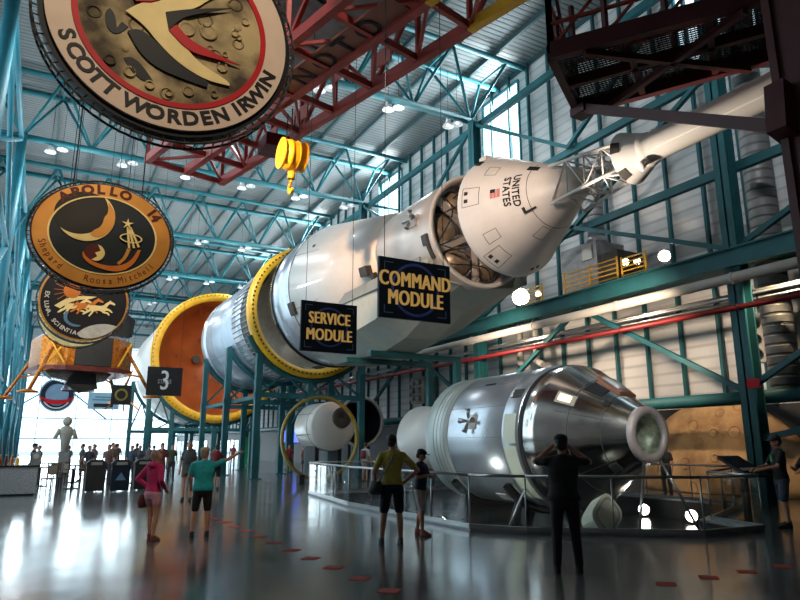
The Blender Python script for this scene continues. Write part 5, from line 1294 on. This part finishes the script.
    # shoes
    for i in (0, 1):
        fx, fy = L[i]; sd = -1 if i == 0 else 1
        if lo:
            c = MB(); c.loft([(fx*s+.0, (fy+.055)*s, 0, .048*s, .135*s), (fx*s, (fy+.055)*s, .03*s, .052*s, .138*s), (fx*s, (fy+.03)*s, .07*s, .045*s, .10*s), (fx*s, (fy-.025)*s, .115*s, .04*s, .048*s)], 14)
            c.build('shoe', cloth(shoes), t)
        else:
            MB().loft([(fx*s, (fy+.05)*s, 0, .045*s, .13*s), (fx*s, fy*s, .09*s, .035*s, .05*s)], 8).build('shoe', cloth(shoes), t)
    # hair, hat
    c = MB(); hm = {'dark': M['hairdark'], 'blond': M['hairblond']}[hair]
    hb(c, (0, -.028, .04), (.086, .092, .094), 18, 12); 
    if lo: hb(c, (0, -.06, -.02), (.075, .055, .07), 14, 10)
    if long_hair: hb(c, (0, -.08, -.10), (.07, .045, .13), 12, 10)
    c.build('hair', hm, t)
    if hat:
        c = MB(); hb(c, (0, -.01, .07), (.094, .108, .068), 18, 10); o_ = len(c.v)
        pts = [(.075*cos(a_), .085+.085*sin(a_), .055) for a_ in [pi*i/10 for i in range(11)]]
        v1 = [hd(p) for p in pts]+[hd((p[0], p[1], p[2]+.012)) for p in pts]; k = 11
        c.add(v1, [tuple(range(k))[::-1], tuple(range(k, 2*k))]+[(i, (i+1) % k, k+(i+1) % k, k+i) for i in range(k)])
        c.build('cap', cloth(hat), t)
    if items: items(t, s, V, hd)
    return t
M['lips'] = mat('lips', (.3, .1, .08), .5)
BLK = (.006, .006, .007)
# photographer
def it(t, s, V, hd):
    MB().box(-.06, .06, .17, .24, 1.58*s, 1.68*s).build('phone_camera', M['black'], t)
person('person in all black seen from behind, both arms raised holding a camera', 6.32, 6.85, 40, 1.78, BLK, BLK, BLK, pose='x', bottomlen='long',
       legs=[(-.13, -.02), (.15, .04)], arms=[((-.36, .10, 1.40), (-.09, .17, 1.62)), ((.36, .10, 1.40), (.09, .17, 1.62))], hat=BLK, wide=1.2, items=it)
# yellow shirt
def it(t, s, V, hd):
    mb = MB(); pts = [V((.12, .10, 1.50)), V((.0, -.13, 1.40)), V((-.14, -.15, 1.15)), V((-.25, -.06, .98))]
    mb.path([Vector(p) for p in pts], .018, 6); mb.path([Vector(V((.12, .10, 1.5))), Vector(V((-.05, .15, 1.2))), Vector(V((-.25, .04, .98)))], .016, 6)
    mb.build('bag_strap', cloth((.25, .25, .25)), t)
    c = MB().loft([(-.28*s, -.05*s, .80*s, .10*s, .17*s), (-.29*s, -.05*s, .86*s, .12*s, .20*s), (-.27*s, -.05*s, 1.0*s, .08*s, .15*s)], 16); c.build('shoulder_bag', cloth((.03, .03, .035)), t)
person('person in yellow t-shirt and navy shorts seen from behind with a shoulder bag', 5.43, 10.11, 22, 1.83, (.46, .36, .07), (.008, .011, .03), (.10, .10, .11), bottomlen='knee',
       legs=[(-.17, .0), (.14, .02)], arms=[((-.30, -.03, 1.16), (-.27, .12, .98)), ((.42, -.03, 1.17), (.20, .0, .98))], headturn=(25, 0), items=it)
# boy
def it(t, s, V, hd):
    MB().box(-.03*s, .05*s, .22*s, .25*s, 1.16*s, 1.26*s).build('phone', M['black'], t)
person('child in navy t-shirt, dark cap and pale shorts looking down at a phone', 6.49, 10.94, 150, 1.56, (.006, .009, .035), (.42, .36, .35), (.20, .05, .035), bottomlen='knee', hat=(.006, .008, .02),
       legs=[(-.08, -.12), (.08, .10)], arms=[((-.25, .06, 1.18), (-.05, .24, 1.20)), ((.25, .06, 1.18), (.06, .24, 1.22))], headturn=(-25, -18), items=it)
# teal polo
person('person in turquoise polo and black shorts pointing up to the right', 2.79, 12.67, 10, 1.60, (.012, .36, .40), (.007, .007, .009), (.02, .02, .025), hat=(.42, .33, .22), hair='blond', bottomlen='knee', wide=1.2,
       legs=[(-.16, .0), (.13, .05)], arms=[((-.27, .04, 1.18), (-.24, .18, 1.0)), ((.44, .08, 1.50), (.66, .14, 1.62))], headturn=(25, 5))
# pink
def it(t, s, V, hd):
    c = MB().loft([(-.27*s, .05*s, .62*s, .07*s, .12*s), (-.28*s, .05*s, .72*s, .08*s, .13*s), (-.25*s, .04*s, .88*s, .05*s, .09*s)], 14); c.build('handbag', cloth((.09, .01, .015)), t)
    MB().loft([(0, -.08*s, 1.40*s, .10*s, .06*s), (0, -.10*s, 1.46*s, .12*s, .07*s), (0, -.07*s, 1.52*s, .09*s, .05*s)], 14).build('hood', cloth((.50, .02, .13)), t)
person('person in bright pink hoodie and pale pink shorts, hand on hip, looking up', 1.90, 12.59, 50, 1.56, (.50, .02, .13), (.60, .30, .38), (.20, .06, .05), hair='blond', sleeve='long', female=True,
       legs=[(-.11, .14), (.13, -.04)], arms=[((-.36, -.06, 1.18), (-.17, .04, 1.02)), ((.27, -.12, 1.17), (.20, .10, 1.0))], headturn=(20, 22), items=it, long_hair=True)
# companions behind
person('person in grey t-shirt standing behind the turquoise polo', 4.1, 20.8, 200, 1.76, (.05, .055, .06), (.12, .08, .06), (.02, .02, .02), female=True, long_hair=True, vox=.016)
def it(t, s, V, hd): MB().box(-.04*s, .04*s, .42*s, .44*s, 1.62*s, 1.76*s).build('phone', M['lamp'], t)
person('person in dark red top and black trousers holding up a phone', 6.0, 25.3, 10, 1.66, (.17, .015, .02), (.01, .01, .012), (.02, .02, .02), female=True, bottomlen='knee', vox=.016,
       arms=[((-.22, .2, 1.38), (-.05, .40, 1.58)), ((.26, .1, 1.2), (.1, .3, 1.3))], items=it)
# right edge
def it(t, s, V, hd):
    MB().box(-.05*s, .05*s, .125*s, .14*s, 1.25*s, 1.37*s).build('shirt_print', mat('green print', (.05, .3, .1), .6), t)
person('person in black t-shirt, cap and denim shorts resting hands on the information panel', 13.6, 8.25, 305, 1.84, BLK, (.045, .06, .09), (.01, .01, .01), hat=(.035, .035, .045), bottomlen='knee',
       legs=[(-.15, .05), (.16, -.1)], arms=[((-.23, .14, 1.16), (-.12, .40, 1.10)), ((.25, .14, 1.16), (.14, .40, 1.10))], headturn=(-10, -15), items=it)
person('person in dark top cut by the right picture edge beside the black t-shirt', 14.6, 8.2, 280, 1.70, (.02, .012, .012), (.30, .10, .03), (.02, .02, .02), female=True, long_hair=True,
       arms=[((-.22, .12, 1.16), (-.05, .30, 1.12)), ((.25, .14, 1.16), (.14, .34, 1.2))])
person('person in dark clothes behind the far railing next to the tan moon', 17.9, 14.6, 260, 1.70, (.015, .015, .02), (.02, .02, .03), (.01, .01, .01), bottomlen='long', vox=.02)
# visitors around the hoop
person('person in pale pink top standing left inside the hoop', 12.6, 33.6, 150, 1.62, (.50, .25, .25), (.10, .10, .12), (.05, .05, .05), female=True, vox=.022)
person('small child in bright yellow shirt under the white drum', 14.2, 33.4, 190, 1.25, (.60, .52, .03), (.05, .05, .08), (.05, .05, .05), vox=.022)
person('person in red shirt behind the hoop at left', 13.4, 38.2, 170, 1.68, (.40, .03, .03), (.03, .03, .04), (.05, .05, .05), vox=.022)
person('person in white shirt with dark backpack right of the white drum', 13.2, 27.2, 60, 1.74, (.45, .42, .42), (.25, .2, .17), (.05, .05, .05), vox=.02,
       items=lambda t, s, V, hd: MB().loft([(0, -.2*s, 1.05*s, .14*s, .09*s), (0, -.22*s, 1.2*s, .15*s, .11*s), (0, -.18*s, 1.42*s, .12*s, .07*s)], 14).build('backpack', cloth((.12, .02, .02)), t))
# walkers further back
wk = [(5.0, 31.5, 200, 1.74, (.02, .02, .025), (.02, .02, .03), 'long', 'person in dark clothes walking near the right trash bin'),
      (5.7, 33.0, 170, 1.68, (.05, .06, .03), (.03, .03, .035), 'long', 'person in dark olive top beside the walker near the bins'),
      (7.6, 38, 20, 1.70, (.02, .02, .03), (.03, .03, .04), 'long', 'person in black far behind the red top'),
      (4.6, 29.0, 170, 1.68, (.16, .03, .03), (.03, .03, .03), 'long', 'person with red top at the right trash bin'),
      (-.1, 30.0, 90, 1.70, (.01, .01, .012), (.02, .02, .02), 'long', 'person in black cap and top leaning behind the counter'),
      (10.4, 48, 180, 1.7, (.3, .3, .3), (.05, .05, .06), 'long', 'person in light top far between the cradle posts'),
      (13.6, 52, 180, 1.7, (.25, .05, .05), (.05, .05, .06), 'long', 'person in red top far between the cradle posts')]
for x, y, f_, h_, a, b, bl, lb in wk:
    person(lb, x, y, f_, h_, a, b, (.02, .02, .02), bottomlen=bl, vox=.024, hat=BLK if 'cap' in lb else None, legs=[(-.1, .1), (.1, -.12)])
crowd = []
spots = [(2.0, 31.6), (2.7, 30.6), (1.9, 34.6), (3.1, 33.4), (3.9, 33.0), (4.5, 35.0), (2.6, 37.2), (3.7, 38.3), (4.8, 38.6), (5.6, 38.0), (1.5, 39.5), (5.9, 42.0), (3.0, 43.6), (4.4, 44.5), (6.4, 45.5), (.1, 35.5), (7.4, 46.5)]
cols = [(.05, .05, .07), (.10, .05, .05), (.06, .08, .09), (.14, .10, .08), (.04, .06, .10)]
for i, (x, y) in enumerate(spots):
    if i < 5:
        c_ = person('visitor in muted clothes among the crowd before the bright far windows', x, y, 150+60*(i % 3), 1.62+.04*(i % 4), cols[i], (.03, .03, .04), (.02, .02, .02), bottomlen='long', vox=.026, group='crowd at the bright end')
        crowd.append(c_)
    else: dup(crowd[i % 5], (x, y, 0), -radians(40*i), 'visitor in muted clothes among the crowd before the bright far windows', 'crowd at the bright end')
# ------------------------------------------------------------------ camera
cam = bpy.data.cameras.new('camera'); co = bpy.data.objects.new('camera', cam); C.objects.link(co)
cam.sensor_width = 36; cam.lens = 28.8; cam.clip_end = 500
co.location = (0, 0, 1.65); co.rotation_euler = (radians(90)+math.atan(145/640), 0, -radians(28.9))
S.camera = co
S.view_settings.view_transform = 'Standard'; S.view_settings.look = 'None'; S.view_settings.exposure = 0.0; S.view_settings.gamma = 1
S.cycles.use_denoising = True
S.cycles.max_bounces = 8; S.cycles.sample_clamp_indirect = 4
